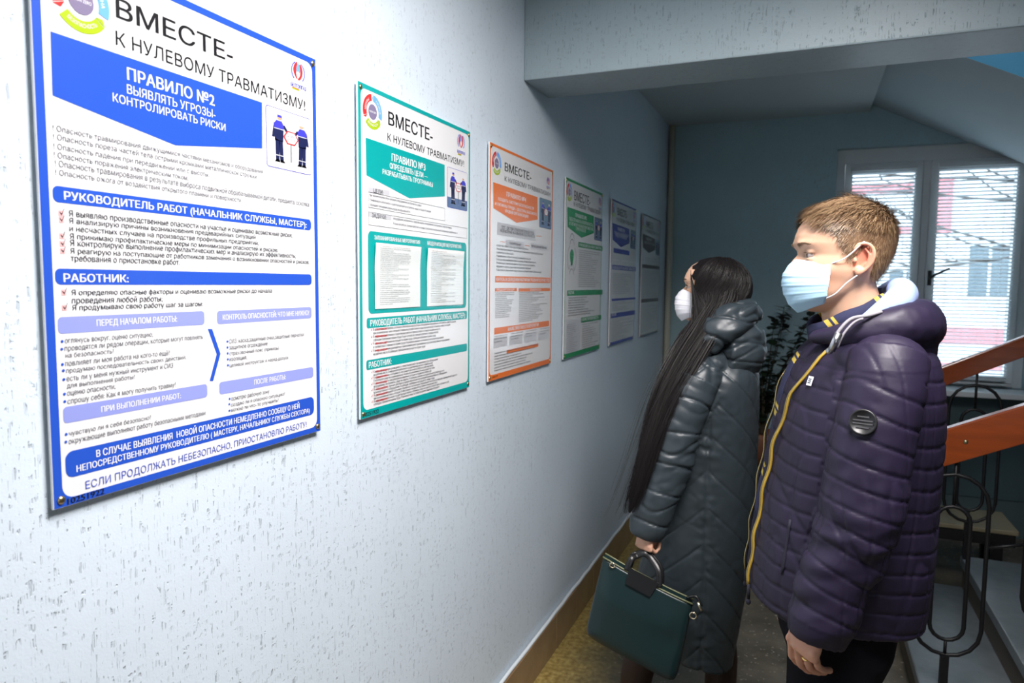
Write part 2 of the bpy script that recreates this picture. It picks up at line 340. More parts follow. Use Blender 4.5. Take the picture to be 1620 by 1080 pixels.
# ---------------------------------------------------------------- stairs
M_step = mat('worn_grey_concrete', (.13, .15, .16), .30, var=(14, .35), bump=(25, .3, .003))
M_riser = mat('brown_riser_paint', (.075, .060, .040), .5, var=(10, .3))
M_conc = mat('concrete_soffit', (.40, .46, .49), .8)
SY0, SY1 = 2.86, 4.0; GO, RI = .31, .16; XN = 1.45; NS = 9
st = thing('staircase', 'concrete stair flight with worn pale treads and brown risers climbing from the lobby', 'staircase')
for k in range(NS):
    x0 = XN+GO*k; z = RI*(k+1)
    s = MB()
    s.box(x0, x0+GO+.02, SY0, SY1, z-.045, z, 0); s.box(x0+.012, x0+GO+.03, SY0+.01, SY1-.01, max(0, z-RI), z-.045, 1)
    s.build('step', [M_step, M_riser], st, bevel=.006)
LX = XN+GO*NS
vs = [(XN+.02, 0), (LX, 0), (LX, RI*NS-.05)] 
for y0, y1 in ((SY0+.03, SY1-.03),):
    v = [(XN+.05, y0, 0), (LX+.02, y0, 0), (LX+.02, y0, RI*NS-.1), (XN+.05, y1, 0), (LX+.02, y1, 0), (LX+.02, y1, RI*NS-.1)]
    MB().add(v, [(0, 1, 2), (3, 5, 4), (0, 3, 4, 1), (1, 4, 5, 2), (2, 5, 3, 0)]).build('carriage', M_riser, st)
MB().box(LX+.025, 4.595, 2.86, YB-.004, RI*NS-.12, RI*NS).build('half_landing', M_step, st)
# overhead flight along the back wall: sloping soffit, blue edge facing us
uf = thing('upper_stair_flight', 'sloping underside of the upper stair flight with a blue painted edge', 'staircase')
xs, zs = 1.352, 2.89; xe = 4.2; sl = -.50; zE = zs+sl*(xe-xs)
v = [(xs, 4.0, zs), (xe, 4.0, zE), (xe, 4.0, zE+.42), (xs, 4.0, zs+.42)]; v += [(x, YB-.004, z) for x, _, z in v]
MB().add(v, [(4, 5, 1, 0)]).build('soffit', M_soffit, uf)
MB().add(v, [(0, 1, 2, 3), (7, 6, 5, 4), (3, 2, 6, 7), (0, 3, 7, 4), (1, 5, 6, 2)]).build('stringer', M_string, uf)

# bench behind the stair
be = thing('bench', 'low bench with a tan seat and dark apron standing behind the railings', 'bench', (0, 0, 0))
MB().box(.95, 2.06, 4.25, 4.60, .375, .40).build('seat', mat('tan_bench_top', (.22, .19, .12), .5), be, bevel=.006)
M_dk = mat('dark_bench_wood', (.012, .012, .013), .4)
MB().box(.97, 2.05, 4.262, 4.282, .31, .375).build('apron', M_dk, be)
for x in (1.02, 1.98):
    for yy in (4.30, 4.55): MB().box(x-.022, x+.022, yy-.02, yy+.02, 0, .375).build('leg', M_dk, be)

# railings
M_iron = mat('black_iron', (.005, .005, .006), .45, spec=.35)
M_hand = mat('varnished_orange_wood', (.22, .042, .007), .22, coat=.6, var=(3.5, .5, (1, 8, 8)), bump=(20, .15, .001, (1, 8, 8)))
def ring_pts(cx, z0, z1, hw_, n_=8):
    p = []
    for k in range(n_+1): a = PI-PI*k/n_; p.append((cx+hw_*math.cos(a), 0, z1-hw_+hw_*math.sin(a)))
    for k in range(n_+1): a = -PI*k/n_; p.append((cx+hw_*math.cos(a), 0, z0+hw_+hw_*math.sin(a)))
    return p
def railing(name, label, y, cx0, zc0, hang, x_lo, x_hi, slope, ztop_at, bh, bt):
    o = thing(name, label, 'railing', (0, y, 0))
    # wooden board handrail: ztop_at(x)
    def zt(x): return ztop_at+slope*(x-1.5)
    v = [(x_lo, -bt/2, zt(x_lo)-bh), (x_hi, -bt/2, zt(x_hi)-bh), (x_hi, -bt/2, zt(x_hi)), (x_lo, -bt/2, zt(x_lo))]
    v += [(a, bt/2, c) for a, b, c in v]
    MB().add(v, [(0, 1, 2, 3), (7, 6, 5, 4), (3, 2, 6, 7), (0, 4, 5, 1), (0, 3, 7, 4), (1, 5, 6, 2)]).build('handrail', M_hand, o, bevel=.005)
    for bx in (cx0+.02, cx0+.68, cx0+1.4):
        MB().add(*ellipsoid((bx, -bt/2, zt(bx)-bh*.5), (.008, .004, .008), nu=10, nv=6)).build('bolt', mat('brass_bolt', (.35, .30, .18), .35, 1.), o, smooth=True)
    k = 0
    while cx0+.33*k < x_hi-.15:
        cx = cx0+.33*k; dz = slope*.33*k; z0, z1 = zc0+dz, zc0+dz+.675
        MB().tube(ring_pts(cx, z0, z1, .108), .0075, 8, closed=True).build('outer_loop', M_iron, o, smooth=True)
        MB().tube(ring_pts(cx, z0+.058, z1-.118, .054), .0075, 8, closed=True).build('inner_loop', M_iron, o, smooth=True)
        MB().tube([(cx, 0, z1-.118), (cx, 0, zt(cx)-bh+.01)], .006, 6).build('stub', M_iron, o, smooth=True)
        MB().tube([(cx, 0, z0+.058), (cx, 0, z0)], .006, 6).build('stub', M_iron, o, smooth=True)
        if k: MB().tube([(cx-.33+.108, 0, z0+.30-.03), (cx-.108, 0, z0+.30)], .006, 6).build('connector', M_iron, o, smooth=True)
        zstep = RI*(1+max(0, math.floor((cx-XN)/GO))) if cx > XN else 0
        MB().box(cx-.013, cx+.013, -.013, .013, zstep, z0+.004).build('post', M_iron, o)
        k += 1
    return o
railing('stair_railing', 'nearer black iron loop railing under a glossy orange wooden handrail beside the purple jacket', 2.90, 1.52, .305, 0, 1.30, 4.2, .455, 1.155, .137, .045)
railing('stair_railing', 'farther black iron loop railing under a dark wooden handrail in front of the window', 3.96, 1.445, .34, 0, 1.36, 4.2, .50, 1.20, .10, .045)
PD = [[["T","ВМЕСТЕ-",129,726,365,30,"k",1],["T","К НУЛЕВОМУ ТРАВМАТИЗМУ!",127,685,565,21,"k",0],["P",[[26,672],[438,672],[436,585],[232,554],[25,585]],"c"],["T","ПРАВИЛО №2",144,638,319,19,"w",2],["T","ВЫЯВЛЯТЬ УГРОЗЫ-",143,617,320,14,"w",1],["T","КОНТРОЛИРОВАТЬ РИСКИ",118,599,343,13,"w",1],["T","! Опасность травмирования движущимися частями механизмов и оборудования",23,537,436,8,"g",0],["T","! Опасность пореза частей тела острыми кромками металлической стружки",23,525,419,8,"g",0],["T","! Опасность падения при передвижении или с высоты;",23,512,302,8,"g",0],["T","! Опасность поражения электрическим током;",23,500,256,8,"g",0],["T","! Опасность травмирования в результате выброса подвижной обрабатываемой детали, предмета, осколка",24,488,573,9,"g",0],["T","! Опасность ожога от воздействия открытого пламени и поверхности",24,476,377,8,"g",0],["B",19,438,579,461,"c",8],["T","РУКОВОДИТЕЛЬ РАБОТ (НАЧАЛЬНИК СЛУЖБЫ, МАСТЕР):",35,443,564,12,"w",2],["T","Я выявляю производственные опасности на участке и оцениваю возможные риски;",41,420,518,9,"d",1],["V",27,420,9],["T","Я анализирую причины возникновения предаварийных ситуаций",41,410,413,8,"d",1],["V",27,411,9],["T","и несчастных случаев на производстве профильных предприятий;",41,399,421,8,"d",1],["T","Я принимаю профилактические меры по минимизации опасностей и рисков;",41,388,475,8,"d",1],["V",27,388,9],["T","Я контролирую выполнение профилактических мер и анализирую их эффективность;",41,378,528,9,"d",1],["V",27,377,9],["T","Я реагирую на поступающие от работников замечания о возникновении опасностей и рисков,",41,367,571,8,"d",1],["V",27,367,9],["T","требования о приостановке работ.",41,356,233,9,"d",1],["B",17,322,578,345,"c",8],["T","РАБОТНИК:",29,326,134,12,"w",2],["T","Я определяю опасные факторы и оцениваю возможные риски до начала",40,307,455,8,"d",1],["V",26,308,9],["T","проведения любой работы;",40,295,196,9,"d",1],["T","Я продумываю свою работу шаг за шагом:",40,285,280,8,"d",1],["V",26,286,9],["B",18,252,283,276,"l",6],["T","ПЕРЕД НАЧАЛОМ РАБОТЫ:",77,260,224,10,"w",2],["B",312,251,576,275,"l",6],["T","КОНТРОЛЬ ОПАСНОСТЕЙ: ЧТО МНЕ НУЖНО?",325,258,568,10,"w",2],["T","оглянусь вокруг, оценю ситуацию;",27,238,175,8,"g",0],["D",23,241,3],["T","проводятся ли рядом операции, которые могут повлиять",26,227,278,8,"g",0],["D",22,230,3],["T","на безопасность?",27,217,104,7,"g",0],["T","повлияет ли моя работа на кого-то ещё?",26,205,207,8,"g",0],["D",22,208,3],["T","продумаю последовательность своих действий;",27,195,240,7,"g",0],["D",23,199,3],["T","есть ли у меня нужный инструмент и СИЗ",27,183,213,8,"g",0],["D",23,186,3],["T","для выполнения работы?",27,173,139,7,"g",0],["T","оценю опасности;",27,162,104,8,"g",0],["D",23,165,3],["T","спрошу себя: Как я могу получить травму?",27,150,217,8,"g",0],["D",23,154,3],["T","СИЗ: каска,защитные очки,защитные перчатки",339,214,549,8,"g",0],["D",335,218,3],["T","защитное ограждение",339,203,440,8,"g",0],["D",335,207,3],["T","страховочный пояс (привязь)",339,192,472,7,"g",0],["D",335,196,3],["T","изоляция;",339,181,383,8,"g",0],["D",335,185,3],["T","целевой инструктаж и наряд-допуск",339,170,500,7,"g",0],["D",335,174,3],["T","осмотрю рабочую зону",341,107,442,8,"g",0],["D",337,111,3],["T","создаю ли я опасную ситуацию?",340,96,487,7,"g",0],["D",336,101,3],["T","можно ли что- то улучшить?",340,86,468,7,"g",0],["D",336,89,3],["T","чувствую ли я себя безопасно?",27,103,166,7,"g",0],["D",23,106,3],["T","окружающие выполняют работу безопасными методами",26,91,279,8,"g",0],["D",22,95,3],["P",[[290,244],[300,243],[318,197],[299,149],[291,150],[309,197]],"c"],["B",20,122,285,146,"l",6],["T","ПРИ ВЫПОЛНЕНИИ РАБОТ:",79,129,227,9,"w",2],["B",313,122,579,145,"l",6],["T","ПОСЛЕ РАБОТЫ:",401,129,491,10,"w",2],["B",20,41,580,80,"c",12],["T","В СЛУЧАЕ ВЫЯВЛЕНИЯ  НОВОЙ ОПАСНОСТИ НЕМЕДЛЕННО СООБЩУ О НЕЙ",68,62,532,11,"w",2],["T","НЕПОСРЕДСТВЕННОМУ РУКОВОДИТЕЛЮ ( МАСТЕРУ, НАЧАЛЬНИКУ СЛУЖБЫ СЕКТОРА)",36,47,565,10,"w",2],["T","ЕСЛИ ПРОДОЛЖАТЬ НЕБЕЗОПАСНО, ПРИОСТАНОВЛЮ РАБОТУ!",49,18,554,12,"b",0],["T","10251922",20,3,79,9,"k",2],["R",73,730,45],["E",545,758,20],["F",449,555,581,670,"i"]],
[["T","ВМЕСТЕ-",130,726,357,33,"k",1],["T","К НУЛЕВОМУ ТРАВМАТИЗМУ!",126,686,554,19,"k",0],["P",[[31,675],[429,673],[430,583],[232,555],[33,587]],"c"],["T","ПРАВИЛО №3",144,639,316,19,"w",2],["T","ОПРЕДЕЛЯТЬ ЦЕЛИ —",135,619,328,14,"w",2],["T","РАЗРАБАТЫВАТЬ ПРОГРАММЫ",102,600,358,13,"w",2],["P",[[41,561],[134,563],[134,551],[41,549]],"s"],["T","ЦЕЛИ:",62,550,105,10,"d",1],["P",[[40,502],[141,501],[141,490],[40,491]],"s"],["T","ЗАДАЧИ:",54,490,118,10,"d",1],["R",61,741,41],["E",534,758,22],["F",446,555,577,670,"i"],["B",37,255,573,456,"c",14],["T","ЗАПЛАНИРОВАННЫЕ МЕРОПРИЯТИЯ",64,437,285,10,"w",2],["T","МОДЕРНИЗАЦИЯ МЕРОПРИЯТИЙ",327,437,536,11,"w",2],["B",29,220,579,245,"c",6],["T","РУКОВОДИТЕЛЬ РАБОТ (НАЧАЛЬНИК СЛУЖБЫ, МАСТЕР):",43,224,566,16,"w",2],["B",26,118,580,142,"c",6],["T","РАБОТНИК:",36,122,139,15,"w",2],["T","0251922",19,5,78,10,"k",2]],
[["T","ВМЕСТЕ-",127,724,383,29,"k",1],["T","К НУЛЕВОМУ ТРАВМАТИЗМУ!",127,689,603,17,"k",0],["P",[[30,672],[454,671],[458,584],[240,554],[33,586]],"c"],["T","ПРАВИЛО №4",144,638,331,16,"w",2],["T","СОЗДАТЬ СИСТЕМУ БЕЗОПАСНОСТИ",71,617,413,10,"w",2],["T","И ГИГИЕНЫ ТРУДА – ДОСТИЧЬ ВЫСОКОГО",45,598,447,10,"w",2],["T","УРОВНЯ ОРГАНИЗАЦИИ",130,581,356,11,"w",2],["R",58,738,39],["E",576,748,17],["F",478,558,619,672,"h"],["B",66,500,437,543,"s",0],["B",143,467,318,488,"s",0],["B",384,467,575,489,"s",0],["T","СУОТ - СИСТЕМА УПРАВЛЕНИЯ ОХРАНОЙ ТРУДА",101,523,420,11,"d",1],["T","НАПРАВЛЕННАЯ НА ПОВЫШЕНИЕ БЕЗОПАСНОСТИ",91,511,425,11,"d",1],["T","ПЛАНИРОВАНИЕ",173,473,284,8,"d",1],["T","ФУНКЦИОНИРОВАНИЕ",394,474,567,9,"d",1],["P",[[91,479],[136,479],[137,477],[91,478]],"c"],["P",[[327,478],[371,478],[371,476],[327,476]],"c"],["P",[[447,521],[505,523],[505,521],[447,519]],"c"],["B",52,337,617,359,"c",0],["T","КОНТРОЛЬ ЗА СОБЛЮДЕНИЕМ РАБОТНИКАМИ ТРЕБОВАНИЙ ПО ОХРАНЕ ТРУДА",60,342,608,12,"w",2],["B",50,306,249,317,"c",0],["B",266,304,615,316,"c",0],["T","ПРЕДВАРИТЕЛЬНЫЙ",63,308,222,7,"w",1],["T","ПЕРИОДИЧЕСКИЙ",383,306,505,8,"w",1],["B",47,158,608,181,"c",0],["T","АНАЛИЗ ЭФФЕКТИВНОСТИ МЕРОПРИЯТИЙ",166,164,482,13,"w",2],["B",43,111,163,147,"s",0],["B",183,110,307,144,"s",0],["B",327,108,459,143,"s",0],["B",482,107,606,139,"s",0],["B",158,82,484,95,"c",6],["T","БЕЛ",35,9,78,6,"k",1]],
[["T","ВМЕСТЕ-",121,714,376,43,"k",1],["T","К НУЛЕВОМУ ТРАВМАТИЗМУ!",117,687,570,20,"k",0],["P",[[23,674],[444,671],[450,588],[244,552],[32,587]],"c"],["T","ПРАВИЛО №5",141,640,324,18,"w",2],["T","ОБЕСПЕЧИВАТЬ БЕЗОПАСНОСТЬ",52,618,428,15,"w",1],["T","И ГИГИЕНУ НА РАБОЧИХ МЕСТАХ,",53,598,439,15,"w",1],["T","ПРИ РАБОТЕ",156,581,312,15,"w",1],["R",51,740,39],["E",555,751,23],["F",461,557,604,668,"h"],["B",196,507,618,531,"c",0],["T","РУКОВОДИТЕЛЬ РАБОТ (МАСТЕР)",211,512,593,13,"w",2],["B",40,282,634,307,"c",0],["T","РАБОТНИК:",55,289,145,15,"w",2],["B",260,151,618,176,"c",0],["T","НЕИСПРАВНОСТЬ:",275,159,571,14,"w",2],["B",31,22,244,175,"s",0]],
[["T","ВМЕСТЕ-",125,723,359,41,"k",1],["T","К НУЛЕВОМУ ТРАВМАТИЗМУ!",115,689,557,21,"k",0],["P",[[19,671],[421,667],[430,583],[226,550],[34,581]],"c"],["T","ПРАВИЛО №6",137,637,307,21,"w",2],["T","ПОВЫШАТЬ КВАЛИФИКАЦИЮ",64,615,402,16,"w",1],["T","РАБОТНИКОВ",94,600,357,17,"w",1],["R",41,744,40],["E",541,757,23],["F",456,556,591,665,"h"],["B",59,512,435,538,"c",0],["B",34,420,619,446,"c",0],["T","РУКОВОДИТЕЛЬ РАБОТ (МАСТЕР):",55,425,595,16,"w",2],["B",39,246,628,259,"c",0],["B",27,151,621,178,"c",0],["T","РАБОТНИК:",43,162,151,18,"w",2]],
[["T","ВМЕСТЕ-",110,719,354,43,"k",1],["T","К НУЛЕВОМУ ТРАВМАТИЗМУ!",113,686,559,21,"k",0],["P",[[12,669],[414,661],[424,584],[219,553],[27,583]],"c"],["T","ПРАВИЛО №7",119,635,301,19,"w",2],["T","ИНВЕСТИРОВАТЬ В КАДРЫ",64,611,400,16,"w",1],["R",32,740,38],["E",536,757,22],["F",447,553,584,658,"h"],["B",24,451,610,475,"c",0],["B",20,224,598,248,"c",0]]]
# ---------------------------------------------------------------- lettering
_gc = {}; _tc = bpy.data.curves.new('glyphs', 'FONT'); _to = bpy.data.objects.new('glyphs', _tc); COL.objects.link(_to)
def _ev(s):
    _tc.body = s; _tc.fill_mode = 'NONE'; _tc.resolution_u = 3
    dg = bpy.context.evaluated_depsgraph_get(); dg.update()
    me = bpy.data.meshes.new_from_object(_to.evaluated_get(dg))
    V = np.array([v.co[:2] for v in me.vertices]) if len(me.vertices) else np.zeros((0, 2)); E = [tuple(e.vertices) for e in me.edges]
    bpy.data.meshes.remove(me); return V, E
def _fill(V, E, b):
    """fills the contours of one glyph strip by strip (they overlap, so a plain fill would leave holes)"""
    # orient the edges: walk each closed loop, outer loops and holes keep the order the font gives them
    nb = {}
    for a_, b_ in E: nb.setdefault(a_, []).append(b_); nb.setdefault(b_, []).append(a_)
    seen = set(); D = []
    for s_ in sorted(nb):
        if s_ in seen: continue
        loop = [s_]; seen.add(s_); cur = s_; nxt = [q for q in nb[s_] if q == s_+1] or nb[s_]
        nxt = nxt[0]
        while nxt != s_ and nxt not in seen:
            loop.append(nxt); seen.add(nxt); c2 = [q for q in nb[nxt] if q != cur]; cur = nxt; nxt = c2[0] if c2 else s_
        D += [(loop[i], loop[(i+1) % len(loop)]) for i in range(len(loop))]
    ys = sorted(set(V[:, 1])); lv = [ys[0]]
    for y in ys[1:]:
        if y-lv[-1] > .012: lv.append(y)
    if len(lv) < 2 or ys[-1]-lv[-1] > 1e-6: lv[-1 if len(lv) > 1 else len(lv):] = [ys[-1]]
    e = {0: 0, 1: .010, 2: .024}[b]; P = []; F = []
    for y0, y1 in zip(lv, lv[1:]):
        ym = (y0+y1)/2; cr = []
        for a_, b_ in D:
            (xa, ya), (xb, yb_) = V[a_], V[b_]
            if (ya > ym) != (yb_ > ym):
                k = (xb-xa)/(yb_-ya); cr.append((xa+(ym-ya)*k, k, 1 if yb_ > ya else -1))
        cr.sort(key=lambda q: q[0]); wn = 0; st_ = None; iv = []
        for x, k, d in cr:
            if wn == 0: st_ = (x, k)
            wn += d
            if wn == 0: iv.append((st_, (x, k)))
        h = (y1-y0)/2
        for (x0, k0), (x1, k1) in iv:
            k0 = max(-3, min(3, k0)) if abs(k0) < 9 else 0; k1 = max(-3, min(3, k1)) if abs(k1) < 9 else 0
            n = len(P); P += [(x0-k0*h-e, y0), (x1-k1*h+e, y0), (x1+k1*h+e, y1), (x0+k0*h-e, y1)]; F.append((n, n+1, n+2, n+3))
    return np.array(P), F
_pp = None
def glyph(c, b):
    global _pp
    if _pp is None: _pp = _ev('ПП')[0][:, 0].max()
    if (c, b) not in _gc:
        V, F = _fill(*_ev(c), b) if c != ' ' else (np.zeros((0, 2)), [])
        _gc[c, b] = (V, F, _ev('П'+c+'П')[0][:, 0].max()-_pp)
    return _gc[c, b]
def text2d(s, b=0):
    x = 0; V = []; F = []; n = 0
    for c in s:
        gv, gf, a = glyph(c, b)
        if len(gv): V.append(gv[:, :2]+[x, 0]); F += [tuple(i+n for i in f) for f in gf]; n += len(gv)
        x += a
    V = np.concatenate(V); x0 = V[:, 0].min(); x1 = V[:, 0].max()
    V[:, 0] = (V[:, 0]-x0)/(x1-x0); V[:, 1] /= .73
    return V, F

def rrect(x0, y0, x1, y1, r):
    r = min(r, (x1-x0)/2, (y1-y0)/2)
    if r <= 0: return [(x0, y0), (x1, y0), (x1, y1), (x0, y1)]
    p = []
    for cx, cy, a0 in ((x1-r, y0+r, -90), (x1-r, y1-r, 0), (x0+r, y1-r, 90), (x0+r, y0+r, 180)):
        for k in range(6): a = R_(a0+18*k); p.append((cx+r*math.cos(a), cy+r*math.sin(a)))
    return p

GREY = mat('print_grey', (.12, .12, .14), .35, coat=.15); DARK = mat('print_dark_grey', (.05, .05, .06), .35); BLK = mat('print_black', (.012, .012, .014), .3)
WHT = mat('print_white', (.80, .81, .82), .22, coat=.2); INKB = mat('print_ink_blue', (.08, .12, .50), .3); SILV = mat('print_silver', (.52, .53, .56), .3)
LIL = mat('print_lilac', (.27, .31, .68), .3); RED = mat('print_red', (.62, .03, .03), .3); LIME = mat('print_lime', (.36, .50, .01), .3); SKY = mat('print_sky_blue', (.14, .38, .82), .3)
MAUV = mat('print_mauve', (.20, .17, .28), .3); NAVY = mat('print_navy', (.012, .016, .07), .3); ROY = mat('print_royal', (.05, .05, .50), .3); SKINP = mat('print_skin', (.6, .35, .22), .3)
BOARD = mat('white_plastic_board', (.76, .77, .78), .16, coat=.35)
BRASS = mat('brass_screw', (.62, .48, .26), .3, 1.)
PHB = mat('print_photo_blue', (.12, .20, .28), .3); PHG = mat('print_photo_grey', (.70, .70, .72), .3)

PHR = ['Я обеспечиваю исправное состояние и безопасную эксплуатацию оборудования', 'в соответствии с планом по охране труда;', 'Я принимаю меры по предупреждению аварийных ситуаций и сохранению жизни', 'при возникновении таких ситуаций;', 'Я вношу предложения руководителю о приостановке работ при выявлении угроз', 'оборудование, инструменты, средства защиты;', 'Я информирую работников о существующих рисках и принятых мерах по защите', 'на рабочем месте;', 'Я знаю устройство, принцип действия и порядок безопасной эксплуатации', 'соблюдаю требования охраны труда;', 'Я проверяю наличие и исправность инструмента до начала работы', 'производственного оборудования;', 'Я соблюдаю требования инструкций по охране труда;', 'Я использую средства индивидуальной защиты по назначению;']
class Poster:
    def __init__(s, i, name_label, bcol, ccol, data, w, zb, y0, bw, tall=.8):
        s.o = thing('safety_poster', name_label, 'poster', (.008, y0, zb), 0, 'safety posters in a row on the blue wall'); s.w = w; s.h = tall
        s.C = ccol; s.lay = {}; s.T = .005
        MB().box(0, s.T, 0, w, 0, tall).build('board', BOARD, s.o, bevel=.0012)
        b = MB(); T = s.T+.0002; bl, bb_, br_, bt_ = bw
        inner = rrect(bl, bb_, w-br_, tall-bt_, .018); outer = []
        for q, (x, y) in enumerate(inner):   # radial partner on the outer rectangle
            c = q//6; cx, cy = [(w-.001, .001), (w-.001, tall-.001), (.001, tall-.001), (.001, .001)][c]; j = q % 6
            if c == 0: outer.append((x, cy) if j < 3 else (cx, y))
            elif c == 1: outer.append((cx, y) if j < 3 else (x, cy))
            elif c == 2: outer.append((x, cy) if j < 3 else (cx, y))
            else: outer.append((cx, y) if j < 3 else (x, cy))
        n = len(inner); cor = {0: (w-.001, .001), 1: (w-.001, tall-.001), 2: (.001, tall-.001), 3: (.001, .001)}
        V = [(T, x, y) for x, y in outer]+[(T, x, y) for x, y in inner]+[(T, *cor[c]) for c in range(4)]
        F = []
        for q in range(n):
            r = (q+1) % n
            F.append((q, r, n+r, n+q))
            if q % 6 == 2: F.append((q, 2*n+q//6, r))
        b.add(V, F).build('printed_border', bcol, s.o)
        sp = [(.011, .012), (w-.011, .012), (.011, tall-.012), (w-.011, tall-.012)]
        sm = None
        for x, y in sp:
            if sm is None:
                g = MB(); g.add(*ellipsoid((0, 0, 0), (.0035, .0062, .0062), nu=12, nv=6)); q_ = g.build('screw', BRASS, s.o, smooth=True); sm = q_.data
            else: q_ = bpy.data.objects.new('screw', sm); COL.objects.link(q_); q_.parent = s.o
            q_.location = (s.T+.001, x, y)
        s.z = 0
    def mb(s, key):
        return s.lay.setdefault(key, MB())
    def poly(s, pts, col, lev=1, key='panel'):
        X = s.T+.0002*(1+lev)
        s.mb((key, col)).add([(X, x, y) for x, y in pts], [tuple(range(len(pts)))])
    def text(s, t, x0, y, x1, h, col, b=0, lev=3, key='lettering'):
        V, F = text2d(t, b); X = s.T+.0002*(1+lev)
        s.mb((key, col)).add([(X, x0+(x1-x0)*a, y+h*c) for a, c in V], F)
    def outline(s, x0, y0, x1, y1, t, col):
        s.poly([(x0, y0), (x1, y0), (x1, y0+t), (x0, y0+t)], col, 2); s.poly([(x0, y1-t), (x1, y1-t), (x1, y1), (x0, y1)], col, 2)
        s.poly([(x0, y0), (x0+t, y0), (x0+t, y1), (x0, y1)], col, 2); s.poly([(x1-t, y0), (x1, y0), (x1, y1), (x1-t, y1)], col, 2)
    def lines(s, x0, x1, y0, y1, n, h, col, seed=0, wmax=None, b=0):
        rr = random.Random(seed)
        for k in range(n):
            y = y0+(y1-y0)*k/max(1, n-1); t = PHR[(k*3+seed) % len(PHR)]
            f = rr.uniform(.55, 1.0)
            nmax = int((x1-x0)/(h*.62)); t = (t+' '+PHR[(k+5) % len(PHR)])[:max(4, int(nmax*f))].strip()
            s.text(t, x0, y, x0+(x1-x0)*min(1, len(t)/nmax), h, col, b)
    def arc(s, cx, cy, r0, r1, a0, a1, col, lev=2, key='ring_emblem', n=18):
        X = s.T+.0002*(1+lev); V = []; F = []
        for k in range(n+1):
            a = R_(a0+(a1-a0)*k/n); V += [(X, cx+r0*math.cos(a), cy+r0*math.sin(a)), (X, cx+r1*math.cos(a), cy+r1*math.sin(a))]
        for k in range(n): F.append((2*k, 2*k+1, 2*k+3, 2*k+2) if a1 > a0 else (2*k, 2*k+2, 2*k+3, 2*k+1))
        s.mb((key, col)).add(V, F)
    def ring(s, cx, cy, r):
        r0 = r*.62
        s.arc(cx, cy, r0, r, 98, 200, RED); s.arc(cx, cy, r0, r, -18, 82, SKY); s.arc(cx, cy, r0, r, 222, 322, LIME)
        for a, c in ((202, RED), (84, SKY), (324, LIME)):   # arrow tips
            a_ = R_(a); e = R_(a+(10 if a != 84 else 9)); rm = (r0+r)/2
            s.poly([(cx+r0*.96*math.cos(a_), cy+r0*.96*math.sin(a_)), (cx+r*1.03*math.cos(a_), cy+r*1.03*math.sin(a_)), (cx+rm*math.cos(e), cy+rm*math.sin(e))], c, 2, 'ring_emblem')
        s.arc(cx, cy, 0, r*.44, 0, 360, MAUV)
        s.text('VISION ZERO', cx-r*.36, cy-r*.05, cx+r*.36, r*.11, WHT, 1)
        for a, t in ((150, 'ЗДОРОВЬЕ'), (32, 'ГИГИЕНА'), (272, 'БЕЗОПАСНОСТЬ')):
            V, F = text2d(t, 1); X = s.T+.0009; rm = r*.77; sp = 62 if a != 272 else 78; P = []
            for u_, v_ in V:
                if a == 272: th = R_(a-sp/2+sp*u_); rr_ = rm+(v_-.5)*r*.13 ; rr_ = rm+(.5-v_)*r*.13
                else: th = R_(a+sp/2-sp*u_); rr_ = rm+(v_-.5)*r*.13
                P.append((X, cx+rr_*math.cos(th), cy+rr_*math.sin(th)))
            s.mb(('ring_emblem_text', WHT)).add(P, F)
    def flame(s, cx, cy, r):
        k = 'company_emblem'
        def blob(pts, col, lev): s.poly([(cx+x*r, cy+y*r) for x, y in catmull(pts, 4, True)], col, lev, k)
        blob([(-.15, 1.0), (-.62, .55), (-.72, -.05), (-.35, -.62), (-.10, -.70), (-.32, -.2), (-.22, .35)], RED, 1)
        blob([(.30, .85), (.66, .40), (.62, -.25), (.22, -.78), (-.05, -.72), (.28, -.30), (.30, .25), (.02, .45)], RED, 1)
        blob([(0, .95), (-.28, .35), (-.22, -.05), (.0, .12), (.22, -.05), (.28, .35)], SKY, 2)
        for q in (-1, 1):
            s.arc(cx, cy, r*.93, r*1.04, 90-q*25, 90-q*140, ROY, 1, k)
            s.arc(cx, cy, r*1.12, r*1.17, 90-q*40, 90-q*125, SKY, 1, k)
        s.text('БЕЛТОПГАЗ', cx-r*1.15, cy-r*1.62, cx+r*1.2, r*.38, ROY, 2, 3, k)
        s.poly([(cx-r*.95, cy-r*1.88), (cx+r*.1, cy-r*1.88), (cx+r*.1, cy-r*1.76), (cx-r*.95, cy-r*1.76)], LIME, 1, k)
        s.poly([(cx-r*.95, cy-r*1.76), (cx+r*.1, cy-r*1.76), (cx+r*.1, cy-r*1.68), (cx-r*.95, cy-r*1.68)], RED, 1, k)
    def photo(s, x0, y0, x1, y1, kind):
        k = 'photo_print'; w_, h_ = x1-x0, y1-y0
        def P(pts, col, lev=3): s.poly([(x0+a*w_, y0+b*h_) for a, b in pts], col, lev, k)
        s.poly(rrect(x0-.0012, y0-.0012, x1+.0012, y1+.0012, .006), ROY if kind == 'i' else DARK, 1, k)
        s.poly(rrect(x0, y0, x1, y1, .005), PHG if kind == 'i' else PHB, 2, k)
        if kind == 'h' or s.idx == 1: P([(0, 0), (1, 0), (1, .26), (0, .26)], mat('print_photo_floor', (.10, .16, .30), .3), 2.5)
        dk = NAVY
        for cx, sc_, d in ((.28, 1.0, 1), (.78, .95, -1)):
            def q(pts): return [(cx+a*d*.9, .10+(b)*sc_*.82) for a, b in pts]
            P(q([(-.10, .02), (-.02, .02), (.0, .45), (-.11, .48)]), dk); P(q([(.0, .02), (.09, .02), (.07, .46), (-.02, .45)]), dk)
            P(q([(-.13, .0), (-.0, .0), (-.01, .05), (-.09, .06)]), BLK); P(q([(.01, .0), (.13, .0), (.08, .06), (.0, .05)]), BLK)
            P(q([(-.12, .44), (.08, .44), (.10, .78), (.05, .86), (-.08, .86), (-.14, .78)]), dk)
